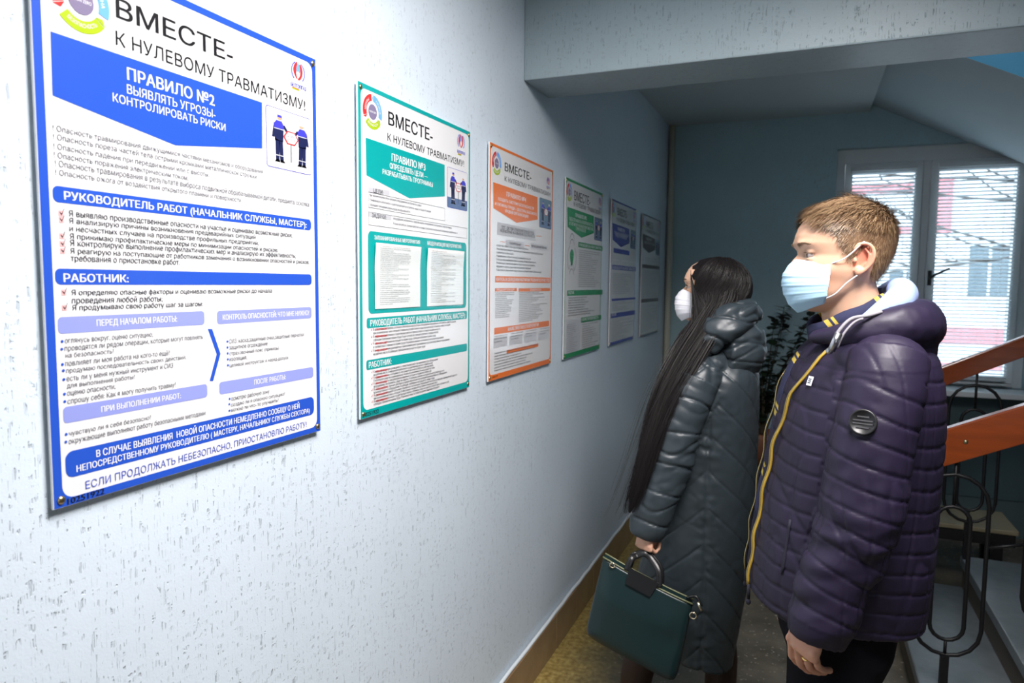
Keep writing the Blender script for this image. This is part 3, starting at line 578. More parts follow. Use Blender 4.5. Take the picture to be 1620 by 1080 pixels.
            P(q([(-.13, .68), (.10, .68), (.10, .78), (.05, .86), (-.08, .86), (-.14, .78)]), ROY, 3.5)
            P(q([(-.14, .68), (.11, .68), (.11, .70), (-.14, .70)]), SILV, 4)
            P(q([(-.19, .50), (-.13, .50), (-.09, .80), (-.14, .80)]), dk, 3.2); P(q([(.07, .76), (.12, .80), (.25, .62), (.22, .58)]), dk, 3.2)
            P(q([(-.11, .13), (.09, .13), (.09, .15), (-.11, .15)]), SILV, 4)
            P([(cx+.055*math.cos(t), .10+.92*sc_*.82+.038*math.sin(t)) for t in np.linspace(0, 2*PI, 10)[:-1]], SKINP, 3.5)
            P(q([(-.06, .93), (.06, .93), (.05, .98), (-.05, .98)]), ROY if d > 0 else WHT, 4)
        P([(.52, .14), (.54, .14), (.54, .45), (.52, .45)], DARK, 3)
        hx = lambda r_: [(.53+r_*math.cos(t), .56+r_*.75*math.sin(t)) for t in np.linspace(0, 2*PI, 7)[:-1]]
        P(hx(.175), RED, 5); P(hx(.145), WHT, 6)
        s.text('ЦЕЛИТЬ', x0+.43*w_, y0+.575*h_, x0+.63*w_, h_*.03, DARK, 1, 7, k); s.text('НА НОЛЬ', x0+.44*w_, y0+.52*h_, x0+.63*w_, h_*.03, DARK, 1, 7, k)
    def run(s, data):
        cm = {'k': BLK, 'w': WHT, 'g': GREY, 'd': DARK, 'c': s.C, 'l': LIL, 's': SILV, 'b': INKB}
        for e in data:
            if e[0] == 'T': s.text(e[1], e[2]/1e3, e[3]/1e3, e[4]/1e3, max(e[5], 3)/1e3, cm[e[6]], e[7])
            elif e[0] == 'B': s.poly(rrect(e[1]/1e3, e[2]/1e3, e[3]/1e3, e[4]/1e3, e[6]/1e3), cm[e[5]])
            elif e[0] == 'P': s.poly([(a/1e3, b/1e3) for a, b in e[1]][::-1], cm[e[2]])
            elif e[0] == 'V':
                x, y, h = e[1]/1e3, e[2]/1e3, e[3]/1e3
                s.poly([(x, y+h*.5), (x+h*.35, y), (x+h*.85, y+h*1.1), (x+h*.75, y+h*1.1), (x+h*.35, y+h*.3), (x+h*.1, y+h*.6)], DARK, 4, 'check_mark')
                s.poly([(x-.001, y-.001), (x+h*.7, y-.001), (x+h*.7, y+h*.8), (x-.001, y+h*.8)], mat('print_pink', (.80, .45, .45), .3), 2, 'check_mark')
            elif e[0] == 'D': s.poly([(e[1]/1e3+e[3]/1e3*.75*math.cos(t), e[2]/1e3+e[3]/1e3*.75*math.sin(t)) for t in np.linspace(0, 2*PI, 9)[:-1]], s.C, 2, 'bullet')
            elif e[0] == 'R': s.ring(e[1]/1e3, e[2]/1e3, e[3]/1e3)
            elif e[0] == 'E': s.flame(e[1]/1e3, e[2]/1e3, e[3]/1e3)
            elif e[0] == 'F': s.photo(e[1]/1e3, e[2]/1e3, e[3]/1e3, e[4]/1e3, e[5])
    def done(s):
        by = {}
        for (key, col), mb in s.lay.items(): by.setdefault(key, []).append((col, mb))
        for key, lst in by.items():
            m = MB(); mats = []
            for j, (col, mb) in enumerate(lst): m.add(mb.v, mb.f, j); mats.append(col)
            m.build({'panel': 'printed_panel', 'bullet': 'bullet_mark'}.get(key, key), mats, s.o)

CB = mat('print_blue', (.020, .085, .52), .3, coat=.2); CT = mat('print_teal', (.0, .34, .33), .3, coat=.2); CO = mat('print_orange', (.78, .17, .015), .3, coat=.2)
CG = mat('print_green', (.0, .26, .075), .3, coat=.2); CN = mat('print_indigo', (.03, .045, .35), .3, coat=.2); CK = mat('print_brown_grey', (.075, .05, .055), .3, coat=.2)
BK = mat('print_slate_border', (.10, .13, .22), .3)
PY0 = [.656, 1.41, 2.154, 2.958, 3.747, 4.53]; PW = [.602, .598, .637, .601, .6, .6]; PZ = [1.32, 1.317, 1.315, 1.313, 1.31, 1.306]
PL = ['large blue bordered safety poster nearest the camera, with the heading rule two', 'teal bordered safety poster holding two white paper sheets', 'orange bordered safety poster between the teal and the green one', 'green bordered safety poster with a green pin symbol and a grey sheet', 'indigo blue bordered safety poster second from the far corner', 'dark brown and slate safety poster nearest the far corner']
PC = [CB, CT, CO, CG, CN, CK]; PB = [(.014, .012, .012, .013), (.012, .020, .010, .012), (.010, .020, .012, .010), (.007, .022, .007, .012), (.005, .018, .005, .010), (.005, .012, .005, .008)]
POS = []
for i in range(6):
    p = Poster(i, PL[i], PC[i] if i < 5 else BK, PC[i], None, PW[i], PZ[i], PY0[i], PB[i]); p.idx = i; p.run(PD[i]); POS.append(p)
p = POS[1]   # teal
p.outline(.040, .512, .430, .549, .0008, DARK); p.outline(.040, .470, .576, .502, .0008, DARK)
p.lines(.045, .425, .540, .517, 3, .006, GREY, 3); p.lines(.15, .56, .493, .480, 2, .006, GREY, 5)
for (y0, y1, n, sd) in ((.213, .152, 8, 0), (.108, .026, 12, 4)):
    p.lines(.056, .565, y0, y1, n, .0062, DARK, sd)
    for k in range(0, n, 2):
        y = y0+(y1-y0)*k/(n-1); p.text(['обеспечиваю', 'принимаю', 'вношу', 'информирую', 'знаю', 'проверяю'][(k//2) % 6], .066, y, .118, .0062, RED, 1, 4)
        p.poly([(.046, y+.003), (.049, y), (.053, y+.008), (.049, y+.003)], RED, 3, 'check_mark')
p = POS[2]   # orange
p.lines(.061, .56, .461, .377, 8, .007, DARK, 1); p.lines(.052, .228, .299, .214, 14, .0045, DARK, 2); p.lines(.270, .608, .299, .190, 17, .0045, DARK, 3); p.lines(.048, .605, .090, .030, 7, .006, DARK, 6)
for x0, x1 in ((.045, .165), (.195, .32), (.345, .465), (.50, .615)): p.lines(x0, x1, .150, .130, 3, .0045, GREY, 2)
p = POS[3]   # green
p.lines(.206, .565, .492, .322, 18, .0055, DARK, 2); p.lines(.058, .50, .270, .190, 8, .007, DARK, 4); p.lines(.280, .585, .150, .020, 13, .006, DARK, 1); p.lines(.04, .21, .150, .02, 16, .004, GREY, 3)
p.poly([(.072, .462), (.128, .462), (.118, .435), (.1, .412), (.082, .435)][::-1], CG); p.arc(.1, .463, 0, .029, 0, 180, CG, 1, 'pin_symbol')
for cy in (.53, .505, .395, .372): p.arc(.1, cy, .030, .033, 10, 170, DARK, 2, 'pin_symbol')
for q in (0, 180): p.arc(.1, .45, .062, .065, q-60, q+50, DARK, 2, 'pin_symbol')
p = POS[4]   # indigo
for x0 in (.04, .25, .44): p.outline(x0, .425, x0+.15, .475, .002, SILV)
p.lines(.05, .58, .395, .285, 12, .006, GREY, 2); p.lines(.05, .58, .235, .190, 6, .006, GREY, 1); p.lines(.05, .58, .140, .025, 13, .006, GREY, 5)
p = POS[5]   # brown
p.lines(.10, .50, .515, .485, 3, .007, GREY, 2); p.lines(.05, .58, .43, .260, 16, .007, GREY, 2); p.lines(.05, .58, .205, .028, 17, .007, GREY, 5)
for p in POS: p.done()
# two paper sheets held by clear pockets on the teal poster
PAPER = mat('white_paper', (.90, .90, .89), .6)
for j, (x0, x1) in enumerate(((.063, .284), (.322, .549))):
    pk = MB().add([(.0165+.0, PY0[1]+x0-.003, PZ[1]+.262), (.0165, PY0[1]+x1+.003, PZ[1]+.262), (.0195, PY0[1]+x1+.003, PZ[1]+.420), (.0195, PY0[1]+x0-.003, PZ[1]+.420)], [(0, 1, 2, 3)]).build('plastic_pocket', M_glass, None)
    pk.parent = POS[1].o; pk.location = tuple(-c for c in POS[1].o.location)
    sh = thing('paper_sheet', ['white printed paper sheet in the pocket of the teal poster nearer the camera', 'white printed paper sheet in the pocket of the teal poster nearer the orange poster'][j], 'paper', (.0145, PY0[1]+x0, PZ[1]+.266), 0, 'paper sheets on the teal poster')
    g = MB(); n = 8
    V = [(.0004+.004*(k/n)**2*(.5+.5*math.sin(k)), (x1-x0)*q, .163*k/n) for k in range(n+1) for q in (0, 1)]
    g.add(V, [(2*k, 2*k+1, 2*k+3, 2*k+2) for k in range(n)]); g.build('page', PAPER, sh)
    g = MB(); rr = random.Random(j)
    for k in range(30):
        y = .155-k*.005; ww = rr.choice([.35, .5, .8, .85]); x = .02
        V, F = text2d(PHR[k % 14][:int(10+ww*40)], 0); X = .0012+.004*(y/.163)**2
        g.add([(X+.0004, x+(x1-x0-.05)*ww*a, y+.0026*b) for a, b in V], F)
    g.build('typing', GREY, sh)
bpy.data.objects.remove(_to)
# ---------------------------------------------------------------- body kit
from mathutils import noise as mnoise
from mathutils.bvhtree import BVHTree
def union(parts, voxel, smooth=2, sf=.5):
    mb = MB()
    for V, F in parts: mb.add(V, F)
    me = bpy.data.meshes.new('u'); me.from_pydata(mb.v, [], mb.f); o = bpy.data.objects.new('u', me); COL.objects.link(o)
    r = o.modifiers.new('r', 'REMESH'); r.mode = 'VOXEL'; r.voxel_size = voxel
    if smooth: s = o.modifiers.new('s', 'SMOOTH'); s.factor = sf; s.iterations = smooth
    dg = bpy.context.evaluated_depsgraph_get(); dg.update(); em = bpy.data.meshes.new_from_object(o.evaluated_get(dg))
    bpy.data.objects.remove(o); bpy.data.meshes.remove(me); return em
def getv(me):
    n = len(me.vertices); V = np.empty(n*3, 'f4'); me.vertices.foreach_get('co', V); N = np.empty(n*3, 'f4'); me.vertices.foreach_get('normal', N)
    return V.reshape(-1, 3).astype(float), N.reshape(-1, 3).astype(float)
def setv(me, V): me.vertices.foreach_set('co', np.asarray(V, 'f4').ravel()); me.update()
def objm(name, me, m, parent, smooth=True):
    me.name = name
    me.materials.clear(); [me.materials.append(q) for q in (m if isinstance(m, (list, tuple)) else [m])]
    if smooth: me.polygons.foreach_set('use_smooth', [True]*len(me.polygons))
    o = bpy.data.objects.new(name, me); COL.objects.link(o); o.parent = parent
    if parent: o.location = tuple(-c for c in parent.location)
    return o
def mbo(mb, name, m, parent, smooth=True):
    o = mb.build(name, m, parent, smooth=smooth); o.location = tuple(-c for c in parent.location); return o
_perm = np.random.default_rng(3).permutation(256)
def vnoise(P, seed=0):
    """smooth value noise in [-1, 1] at points P (n, 3)"""
    P = P+seed*17.3; I = np.floor(P).astype(int); f = P-I; f = f*f*(3-2*f); out = 0
    def h(i, j, k): return _perm[(_perm[(_perm[i & 255]+j) & 255]+k) & 255]/127.5-1
    for a in (0, 1):
        for b in (0, 1):
            for c in (0, 1):
                wt = (f[:, 0] if a else 1-f[:, 0])*(f[:, 1] if b else 1-f[:, 1])*(f[:, 2] if c else 1-f[:, 2])
                out = out+wt*h(I[:, 0]+a, I[:, 1]+b, I[:, 2]+c)
    return out
def polyparam(V, path):
    """nearest point on a polyline: arclength, distance"""
    P = np.array(path, float); best = np.full(len(V), 1e9); s = np.zeros(len(V)); acc = 0
    for a, b in zip(P, P[1:]):
        d = b-a; L = np.linalg.norm(d); t = np.clip(((V-a)@d)/(L*L), 0, 1); D = np.linalg.norm(V-(a+t[:, None]*d), axis=1)
        m = D < best; best[m] = D[m]; s[m] = acc+t[m]*L; acc += L
    return s, best
def interp(z, tab):
    t = np.array(tab, float); return np.interp(z, t[:, 0], t[:, 1]) if t.shape[1] == 2 else np.array([np.interp(z, t[:, 0], t[:, k]) for k in range(1, t.shape[1])])
def smooth_tab(tab, k=5):
    t = catmull(tab, k); return t[np.argsort(t[:, 0])]
def puff(s, pitch, sharp=.5):
    """quilted profile: 1 mid segment, 0 at the seam"""
    return np.abs(np.sin(PI*s/pitch))**sharp
def snap(bvh, p, d=None):
    if d is not None:
        h = bvh.ray_cast(Vector(p), Vector(d))
        if h[0] is not None: return np.array(h[0]), np.array(h[1])
    h = bvh.find_nearest(Vector(p)); return np.array(h[0]), np.array(h[1])
def bvh_of(me):
    return BVHTree.FromPolygons([v.co for v in me.vertices], [tuple(p.vertices) for p in me.polygons])
def rotz(a): c, s = math.cos(a), math.sin(a); return np.array([[c, -s, 0], [s, c, 0], [0, 0, 1.]])
def roty(a): c, s = math.cos(a), math.sin(a); return np.array([[c, 0, s], [0, 1., 0], [-s, 0, c]])

class Head:
    """head in its own frame (x forward, y left, z up, origin between the eyes' level and the skull axis), placed by c, yaw, pitch"""
    FX = [(-.122, .050), (-.118, .066), (-.110, .078), (-.100, .083), (-.088, .081), (-.078, .086), (-.068, .087), (-.056, .086), (-.045, .086), (-.03, .088), (-.012, .087), (0, .085), (.014, .092), (.024, .096), (.04, .095), (.06, .089), (.078, .078), (.094, .058), (.106, .034), (.113, .008), (.116, -.012)]
    BX = [(-.122, .02), (-.118, .0), (-.110, -.008), (-.100, -.015), (-.088, -.026), (-.078, -.040), (-.068, -.055), (-.056, -.068), (-.045, -.078), (-.03, -.088), (-.012, -.096), (0, -.101), (.014, -.106), (.024, -.107), (.04, -.108), (.06, -.104), (.078, -.093), (.094, -.074), (.106, -.052), (.113, -.028), (.116, -.014)]
    WY = [(-.122, .012), (-.118, .024), (-.110, .036), (-.100, .046), (-.088, .054), (-.078, .059), (-.068, .062), (-.056, .065), (-.045, .068), (-.03, .071), (-.012, .073), (0, .0735), (.014, .075), (.024, .076), (.04, .077), (.06, .075), (.078, .068), (.094, .054), (.106, .036), (.113, .018), (.116, .002)]
    def __init__(s, c, yaw, pitch=0, k=1.0, nose=1.0):
        s.c = np.array(c, float); s.k = k; s.R = rotz(yaw)@roty(-pitch); s.nose = nose
    def w(s, P): return (np.atleast_2d(P)*s.k)@s.R.T+s.c
    def loc(s, P): return ((np.atleast_2d(P)-s.c)@s.R)/s.k
    def S(s, th, z, off=0.):
        th = np.atleast_1d(np.array(th, float)); z = np.atleast_1d(np.array(z, float))*np.ones_like(th)
        fx = np.interp(z, *np.array(s.FX).T); bx = np.interp(z, *np.array(s.BX).T); wy = np.interp(z, *np.array(s.WY).T)
        xm = (fx+bx)/2*.55-.004*0; xm = np.where(True, bx+(fx-bx)*.47, 0)
        c, sn = np.cos(th), np.sin(th); e = 2/2.25
        ce = np.sign(c)*np.abs(c)**e; se = np.sign(sn)*np.abs(sn)**e
        x = xm+np.where(c > 0, (fx-xm), (xm-bx))*ce; y = wy*se
        # features of the front
        g = lambda y0, z0, sy, sz: np.exp(-((np.abs(y)-y0)/sy)**2-((z-z0)/sz)**2)*(c > 0)
        x = x-.0095*g(.031, -.002, .014, .012)+.004*g(.030, .022, .020, .007)-.003*g(0, .006, .006, .010)
        x = x+.003*g(.040, -.035, .016, .014); y = y+np.sign(y)*.0025*g(.06, -.033, .02, .016)
        zz = np.clip((.004-z)/.046, 0, 1); prof = np.where((z < .004) & (z > -.046), .004+.024*zz**1.1, 0)*np.where(z < -.040, np.clip((z+.052)/.012, 0, 1), 1)
        x = x+s.nose*prof*np.exp(-(y/(.0075+.006*zz))**2)*(c > 0)
        x = x+.005*g(0, -.070, .022, .005)+.004*g(0, -.079, .018, .005)-.004*g(0, -.0745, .02, .002)+.004*g(0, -.102, .02, .012)
        P = np.stack([x, y, z], -1)
        if np.any(off):
            r = np.stack([c*.9, sn, np.clip(z/.09, -.2, 1)**3*1.2], -1); r /= np.linalg.norm(r, axis=1)[:, None]; P = P+r*(np.atleast_1d(off)*np.ones(len(P)))[:, None]
        return P
    def skull(s):
        zs = np.concatenate([np.linspace(-.122, .09, 74), np.linspace(.093, .116, 12)]); th = np.linspace(0, 2*PI, 121)[:-1]
        return loft([s.w(s.S(th, z)) for z in zs])
    def parts(s, ears=True):
        out = [s.skull()]
        for q in (-1, 1):
            if ears:
                C = np.array([-.018, .0755, -.006]); m = np.array([1, q, 1])
                path = [(.014, -.001, .012), (.012, .003, .025), (.0, .008, .032), (-.013, .012, .026), (-.019, .014, .010), (-.016, .012, -.008), (-.007, .008, -.022), (.003, .004, -.030)]
                out.append(tube(s.w((catmull(path, 4)+C)*m), np.interp(np.linspace(0, 1, 29), [0, .3, .8, 1], [.0035, .0042, .0042, .0040]), 8))
                out.append(ellipsoid(s.w((C+[.004, .004, -.026])*m)[0], (.008, .0055, .010)))
                out.append(ellipsoid(s.w((C+[-.002, -.0045, .002])*m)[0], (.0165, .0048, .028)))
                out.append(tube(s.w((catmull([(-.002, .005, .022), (-.010, .009, .012), (-.010, .010, -.004), (-.004, .006, -.014)], 4)+C)*m), .003, 8))
                out.append(ellipsoid(s.w((C+[.013, .003, -.004])*m)[0], (.004, .004, .007)))
            # eyelids
            E = np.array([.0675, .031*q, -.001])
            out.append(ellipsoid(s.w(E+[-.0002, .0006*q, .0068])[0], (.0136*s.k, .0160*s.k, .0072*s.k), s.R))
            out.append(ellipsoid(s.w(E+[-.0012, .0006*q, -.0088])[0], (.0130*s.k, .0155*s.k, .0068*s.k), s.R))
            # nostrils' wings
            out.append(ellipsoid(s.w(np.array([.092, .011*q, -.036]))[0], (.010*s.k, .0055*s.k, .006*s.k), s.R))
        return out
    def eye(s, q, parent):
        c = s.w(np.array([.0672, .031*q, -.001]))[0]; m = MB(); V, F = ellipsoid((0, 0, 0), (.0122*s.k,)*3, nu=24, nv=24)
        Rm = np.array([[0, 0, 1.], [0, 1, 0], [-1, 0, 0]]).T; V = np.array(V)@Rm.T  # pole forward
        V = V@s.R.T+c
        for f in F:
            p = ((V[list(f)].mean(0)-c)@s.R)/s.k; r = math.hypot(p[1], p[2])
            m.f.append(f); m.mi.append(2 if (r < .0024 and p[0] > 0) else 1 if (r < .0066 and p[0] > 0) else 0)
        m.v = [tuple(v) for v in V]
        return mbo(m, 'eye', [mat('eye_white', (.36, .30, .28), .25), mat('iris_grey', (.10, .13, .13), .1), mat('pupil', (.004, .004, .004), .05)], parent)

def hand_parts(wrist, down, across, curl, r=.0085, k=1.0, thumb=None, spread=.0205, lens=((.043, .026, .021), (.047, .030, .022), (.044, .028, .021), (.034, .021, .019)), palm=.085):
    """wrist point; down = finger direction; across = from index to little finger; back of hand = normal. curl: per finger 3 angles (deg)"""
    d = np.array(down, float); d /= np.linalg.norm(d); a = np.array(across, float); a -= d*(a@d); a /= np.linalg.norm(a); nb = np.cross(d, a)
    if thumb is not None and thumb[3] < 0: nb = -nb
    W = np.array(wrist, float); out = []
    # palm as a flattened loft
    rings = []
    for t, wd, th in ((-.5, .026, .020), (-.2, .026, .019), (.0, .027, .017), (.35, .034, .015), (.7, .040, .0135), (1.0, .040, .011), (1.1, .036, .008)):
        c = W+d*palm*k*t+a*.002*t; rings.append([c+a*wd*k*math.copysign(abs(math.cos(q))**.8, math.cos(q))+nb*th*k*math.sin(q) for q in np.linspace(0, 2*PI, 25)[:-1]])
    out.append(loft(rings))
    tips = []
    for i in range(4):
        off = (-1.5+i)*spread*k; drop = (-.004, 0, -.003, -.011)[i]*k
        p = W+d*(palm*k+drop)+a*off; pts = [p-d*.03*k, p]; rr = [r*k*(1.0, 1.05, 1.0, .88)[i]]*2; ang = 0
        for L, cu in zip(lens[i], curl[i]):
            ang += R_(cu); dv = d*math.cos(ang)-nb*math.sin(ang)
            pts += [pts[-1]+dv*L*k*.5, pts[-1]+dv*L*k]; rr += [rr[-1]*.95, rr[-1]*.97]
        out.append(tube(catmull(pts, 3), np.interp(np.linspace(0, 1, len(catmull(pts, 3))), np.linspace(0, 1, len(rr)), rr), 12))
        out.append(ellipsoid(pts[-1], (rr[-1]*1.02,)*3, nu=12, nv=8)); out.append(ellipsoid(p+nb*.003*k, (r*k*1.12,)*3, nu=12, nv=8)); tips.append(pts)
    if thumb is not None:
        b, cu, fwd, _ = thumb
        p = W+d*palm*k*.25-a*.026*k; pts = [W+d*.01*k, p]; v = d*math.cos(R_(b))-a*math.sin(R_(b))-nb*fwd; v /= np.linalg.norm(v)
        for L, c_ in ((.036, 0), (.030, cu), (.024, cu)):
            v = v+(d*.9+a*.35-nb*.25)*math.sin(R_(c_)); v /= np.linalg.norm(v); pts.append(pts[-1]+v*L*k)
        rr = [.016*k, .014*k, .0125*k, .0105*k, .009*k]
        C = catmull(pts, 4); out.append(tube(C, np.interp(np.linspace(0, 1, len(C)), np.linspace(0, 1, 5), rr), 12)); out.append(ellipsoid(pts[-1], (rr[-1],)*3, nu=12, nv=8))
    return out, tips

def strands(name, roots, dirs, parent, m, width=.0007, seg=3):
    """roots: list of (points, facing) -> thin tapered ribbons"""
    mats = list(m) if isinstance(m, (list, tuple)) else [m]; rs = random.Random(2)
    v = []; f = []; mi = []
    for P, nrm in roots:
        P = np.asarray(P); T = np.gradient(P, axis=0); s = np.cross(T, nrm); s /= np.linalg.norm(s, axis=1)[:, None]+1e-9; n = len(P)
        wv = (width*np.linspace(1, .25, n))[:, None]*s; b = len(v); v += [tuple(q) for q in P-wv]+[tuple(q) for q in P+wv]
        k = rs.randrange(len(mats)); f += [(b+i, b+i+1, b+n+i+1, b+n+i) for i in range(n-1)]; mi += [k]*(n-1)
    mb = MB(); mb.v = v; mb.f = f; mb.mi = mi; return mbo(mb, name, mats, parent)

def skin_mat(name, col, red):
    m = mat(name, col, .48, sss=.18, sssr=(.9, .35, .2), bump=(420, .12, .0006), spec=.45)
    nt = m.node_tree; p = nt.nodes['Principled BSDF']; at = nt.nodes.new('ShaderNodeVertexColor'); at.layer_name = 'flush'
    mx = nt.nodes.new('ShaderNodeMix'); mx.data_type = 'RGBA'; mx.inputs[6].default_value = (*col, 1); mx.inputs[7].default_value = (*red, 1)
    nt.links.new(at.outputs[0], mx.inputs[0]); nt.links.new(mx.outputs[2], p.inputs['Base Color']); return m
def flush(me, fn):
    V, _ = getv(me); a = me.color_attributes.new('flush', 'FLOAT_COLOR', 'POINT'); c = np.clip(fn(V), 0, 1)
    a.data.foreach_set('color', np.stack([c, c, c, np.ones_like(c)], 1).ravel())
M_skin_m = skin_mat('fair_skin', (.66, .40, .27), (.60, .19, .12))
M_skin_w = skin_mat('light_skin', (.72, .45, .31), (.62, .25, .17))

def mask_mesh(H, parent, m, w_=.058, nose=.010, name='face_mask', pleat=.0022, zt=-.010, zb=-.127, loops=True, mloop=None):
    ns, nt_ = 56, 60; V = []
    for j in range(nt_+1):
        t = j/nt_
        for i in range(ns+1):
            q = -1+2*i/ns; aq = abs(q)
            F = np.interp(t, [0, .12, .28, .45, .65, .85, 1], [.093, .105, .113, .114, .108, .097, .076])
            fx = F-(F-.040)*aq**2.3; y = q*np.interp(t, [0, .2, .5, .8, 1], [.066, .070, .071, .067, .052])
            top = zt-.010*aq**1.5; bot = zb+.024*aq**1.8; z = top+(bot-top)*t
            pl = sum(math.exp(-((t-tc)/.03)**2) for tc in (.30, .47, .64)); fade = (1-aq**3*.4)
            saw = ((t*5.8) % 1)*(1 if .25 < t < .75 else 0)
            x = fx+pleat*(saw-.4*pl)*fade+.0007*math.sin(9*q+t*7)
            V.append((x, y, z))
    V = H.w(np.array(V)); mb = MB(); n1 = ns+1
    F = [(j*n1+i, j*n1+i+1, (j+1)*n1+i+1, (j+1)*n1+i) for j in range(nt_) for i in range(ns)]
    mb.add(V, F); o = mbo(mb, name, m, parent)
    md = o.modifiers.new('thick', 'SOLIDIFY'); md.thickness = .0012; md.offset = 0
    if loops:
        for q in (-1, 1):
            m_ = np.array([1, q, 1]); tp = np.array([.043, .061, zt-.010]); bt = np.array([.040, .052, zb+.034])
            up = catmull([tp, (.022, .0775, -.010), (.004, .081, .006), (-.008, .0825, .020), (-.018, .080, .029), (-.032, .080, .020)], 5)
            dn = catmull([bt, (.024, .068, -.080), (.006, .0755, -.056), (-.014, .080, -.038)], 5)
            for j, pth in enumerate((up, dn)):
                k = MB(); k.tube(H.w(pth*m_), .0014, 6, flat=1.6); lp = mbo(k, 'ear_loop', mloop or m, o)
                lp.location = (0, 0, 0)
    return o
# ================================================================ the man in the purple jacket
MAN = (1.09, 1.72, 0)
man = thing('person', 'man in a dark purple quilted jacket and pale blue face mask beside the handrails', 'person', MAN)
PB = PI+R_(13)                       # body heading
fwd = np.array([math.cos(PB), math.sin(PB), 0]); lft = np.array([-math.sin(PB), math.cos(PB), 0])
HM = Head((1.060, 1.70, 1.713), PI+R_(17), R_(3), 1.0)
def hl(*p): return HM.w(np.array(p))[0]
# sleeve centre lines (left = towards camera)
armL = catmull([(1.150, 1.545, 1.515), (1.140, 1.515, 1.45), (1.122, 1.495, 1.33), (1.105, 1.485, 1.19), (1.066, 1.475, 1.065), (1.040, 1.468, .955)], 5)
armR = catmull([(1.135, 1.905, 1.515), (1.125, 1.935, 1.45), (1.11, 1.955, 1.33), (1.095, 1.965, 1.19), (1.06, 1.955, 1.065), (1.03, 1.93, .95)], 5)
# ---- body: one skin
parts = HM.parts()
neck = catmull([(1.11, 1.72, 1.45), (1.10, 1.715, 1.54), (1.088, 1.71, 1.60), (1.075, 1.703, 1.66), (1.075, 1.703, 1.70)], 3)
parts.append(tube(neck, np.interp(np.linspace(0, 1, len(neck)), [0, .4, .7, 1], [.085, .062, .058, .055]), 28))
def oval(c, a, b, n=40, ex=2.3, hd=None, lf=None, tilt=0):
    hd = fwd if hd is None else hd; lf = lft if lf is None else lf; out = []
    for q in np.linspace(0, 2*PI, n+1)[:-1]:
        cc, ss = math.cos(q), math.sin(q); p = np.array(c, float)+hd*a*math.copysign(abs(cc)**(2/ex), cc)+lf*b*math.copysign(abs(ss)**(2/ex), ss)
        p[2] += tilt*(p[0]-c[0]); out.append(p)
    return out
parts.append(loft([oval((1.10, 1.72, z), a, b) for z, a, b in ((.86, .10, .14), (1.0, .105, .145), (1.15, .10, .13), (1.3, .11, .15), (1.42, .10, .16), (1.49, .08, .13), (1.53, .05, .07))]))
for A in (armL, armR): parts.append(tube(A, np.linspace(.046, .028, len(A)), 20))
legs = []
for y0, q in ((1.63, 1), (1.80, -1)):
    L = catmull([(1.08, y0, .93), (1.075, y0, .72), (1.07, y0-.0*q, .48), (1.085, y0, .28), (1.09, y0, .07)], 4); legs.append(L)
    parts.append(tube(L, np.interp(np.linspace(0, 1, len(L)), [0, .25, .5, .75, 1], [.080, .068, .050, .046, .034]), 20))
hd = np.array([.10, .0, -1.0])
hp, tipsL = hand_parts((1.034, 1.472, 1.006), (-.22, .0, -1), (.70, -.70, -.15), [(22, 28, 20), (28, 30, 20), (32, 32, 20), (32, 30, 22)], thumb=(16, 12, .5, 1), k=1.0, palm=.082)
parts += hp
hp, _ = hand_parts((1.02, 1.915, .955), (-.08, -.03, -1), (.8, -.55, -.25), [(16, 30, 22)]*4, thumb=(30, 8, .2, -1), k=1.0)
parts += hp
me = union(parts, .0027, 2)
flush(me, lambda V: np.exp(-(((HM.loc(V)-[-.026, .080, .0])/[.026, .016, .034])**2).sum(1))*1.1+.35*np.exp(-(((HM.loc(V)-[.05, .058, -.04])/[.03, .03, .03])**2).sum(1))+(V[:, 2] < 1.1)*.35)
objm('body', me, M_skin_m, man)
for q in (-1, 1): HM.eye(q, man)
# ---- hair
M_hair = mat('short_brown_hair', (.18, .108, .055), .45, var=(70, .6), spec=.5); M_hair2 = mat('scalp_brown', (.20, .115, .060), .7)
def hairline(th):
    a = np.abs((np.asarray(th)+PI) % (2*PI)-PI)*180/PI
    return np.interp(a, [0, 22, 42, 55, 66, 74, 84, 94, 104, 118, 180], [.083, .079, .060, .052, .040, .010, -.012, .026, .022, -.040, -.058])
rr = np.random.default_rng(11); rts = []; cr = np.array([-.055, .0, .112])
N_ = 15000
th = rr.uniform(-PI, PI, N_*2); zz = np.where(rr.random(N_*2) < .35, rr.uniform(.06, .116, N_*2), rr.uniform(-.06, .112, N_*2)); hl_ = hairline(th)+rr.normal(0, .0022, N_*2)
ok = zz > hl_; th, zz = th[ok][:N_], zz[ok][:N_]
P0 = HM.S(th, zz); P1 = HM.S(th, zz, .01*np.ones(len(th))); Nn = P1-P0; Nn /= np.linalg.norm(Nn, axis=1)[:, None]
down = P0-cr; down -= Nn*(down*Nn).sum(1)[:, None]; down /= np.linalg.norm(down, axis=1)[:, None]+1e-6
comb = np.array([.85, .45, .0]); top = np.clip((zz-.045)/.05, 0, 1)[:, None]
dirv = down*(1-.35*top)+comb*.55*top+rr.normal(0, .16, P0.shape); dirv -= Nn*(dirv*Nn).sum(1)[:, None]; dirv /= np.linalg.norm(dirv, axis=1)[:, None]
ln = (.0105+.0145*top[:, 0])*rr.uniform(.75, 1.2, len(th)); lift = (.35+.45*top[:, 0])*rr.uniform(.7, 1.2, len(th))
hrt = []
for i in range(len(th)):
    a = P0[i]; b = a+Nn[i]*ln[i]*lift[i]*.75+dirv[i]*ln[i]*.35; c = a+Nn[i]*ln[i]*lift[i]*.85+dirv[i]*ln[i]*1.1
    hrt.append((HM.w(np.array([a, b, c])), HM.R@Nn[i]))
hair = strands('hair', hrt, None, man, [M_hair, mat('light_brown_hair', (.30, .20, .11), .45), mat('deep_brown_hair', (.09, .045, .02), .45)], .0006)
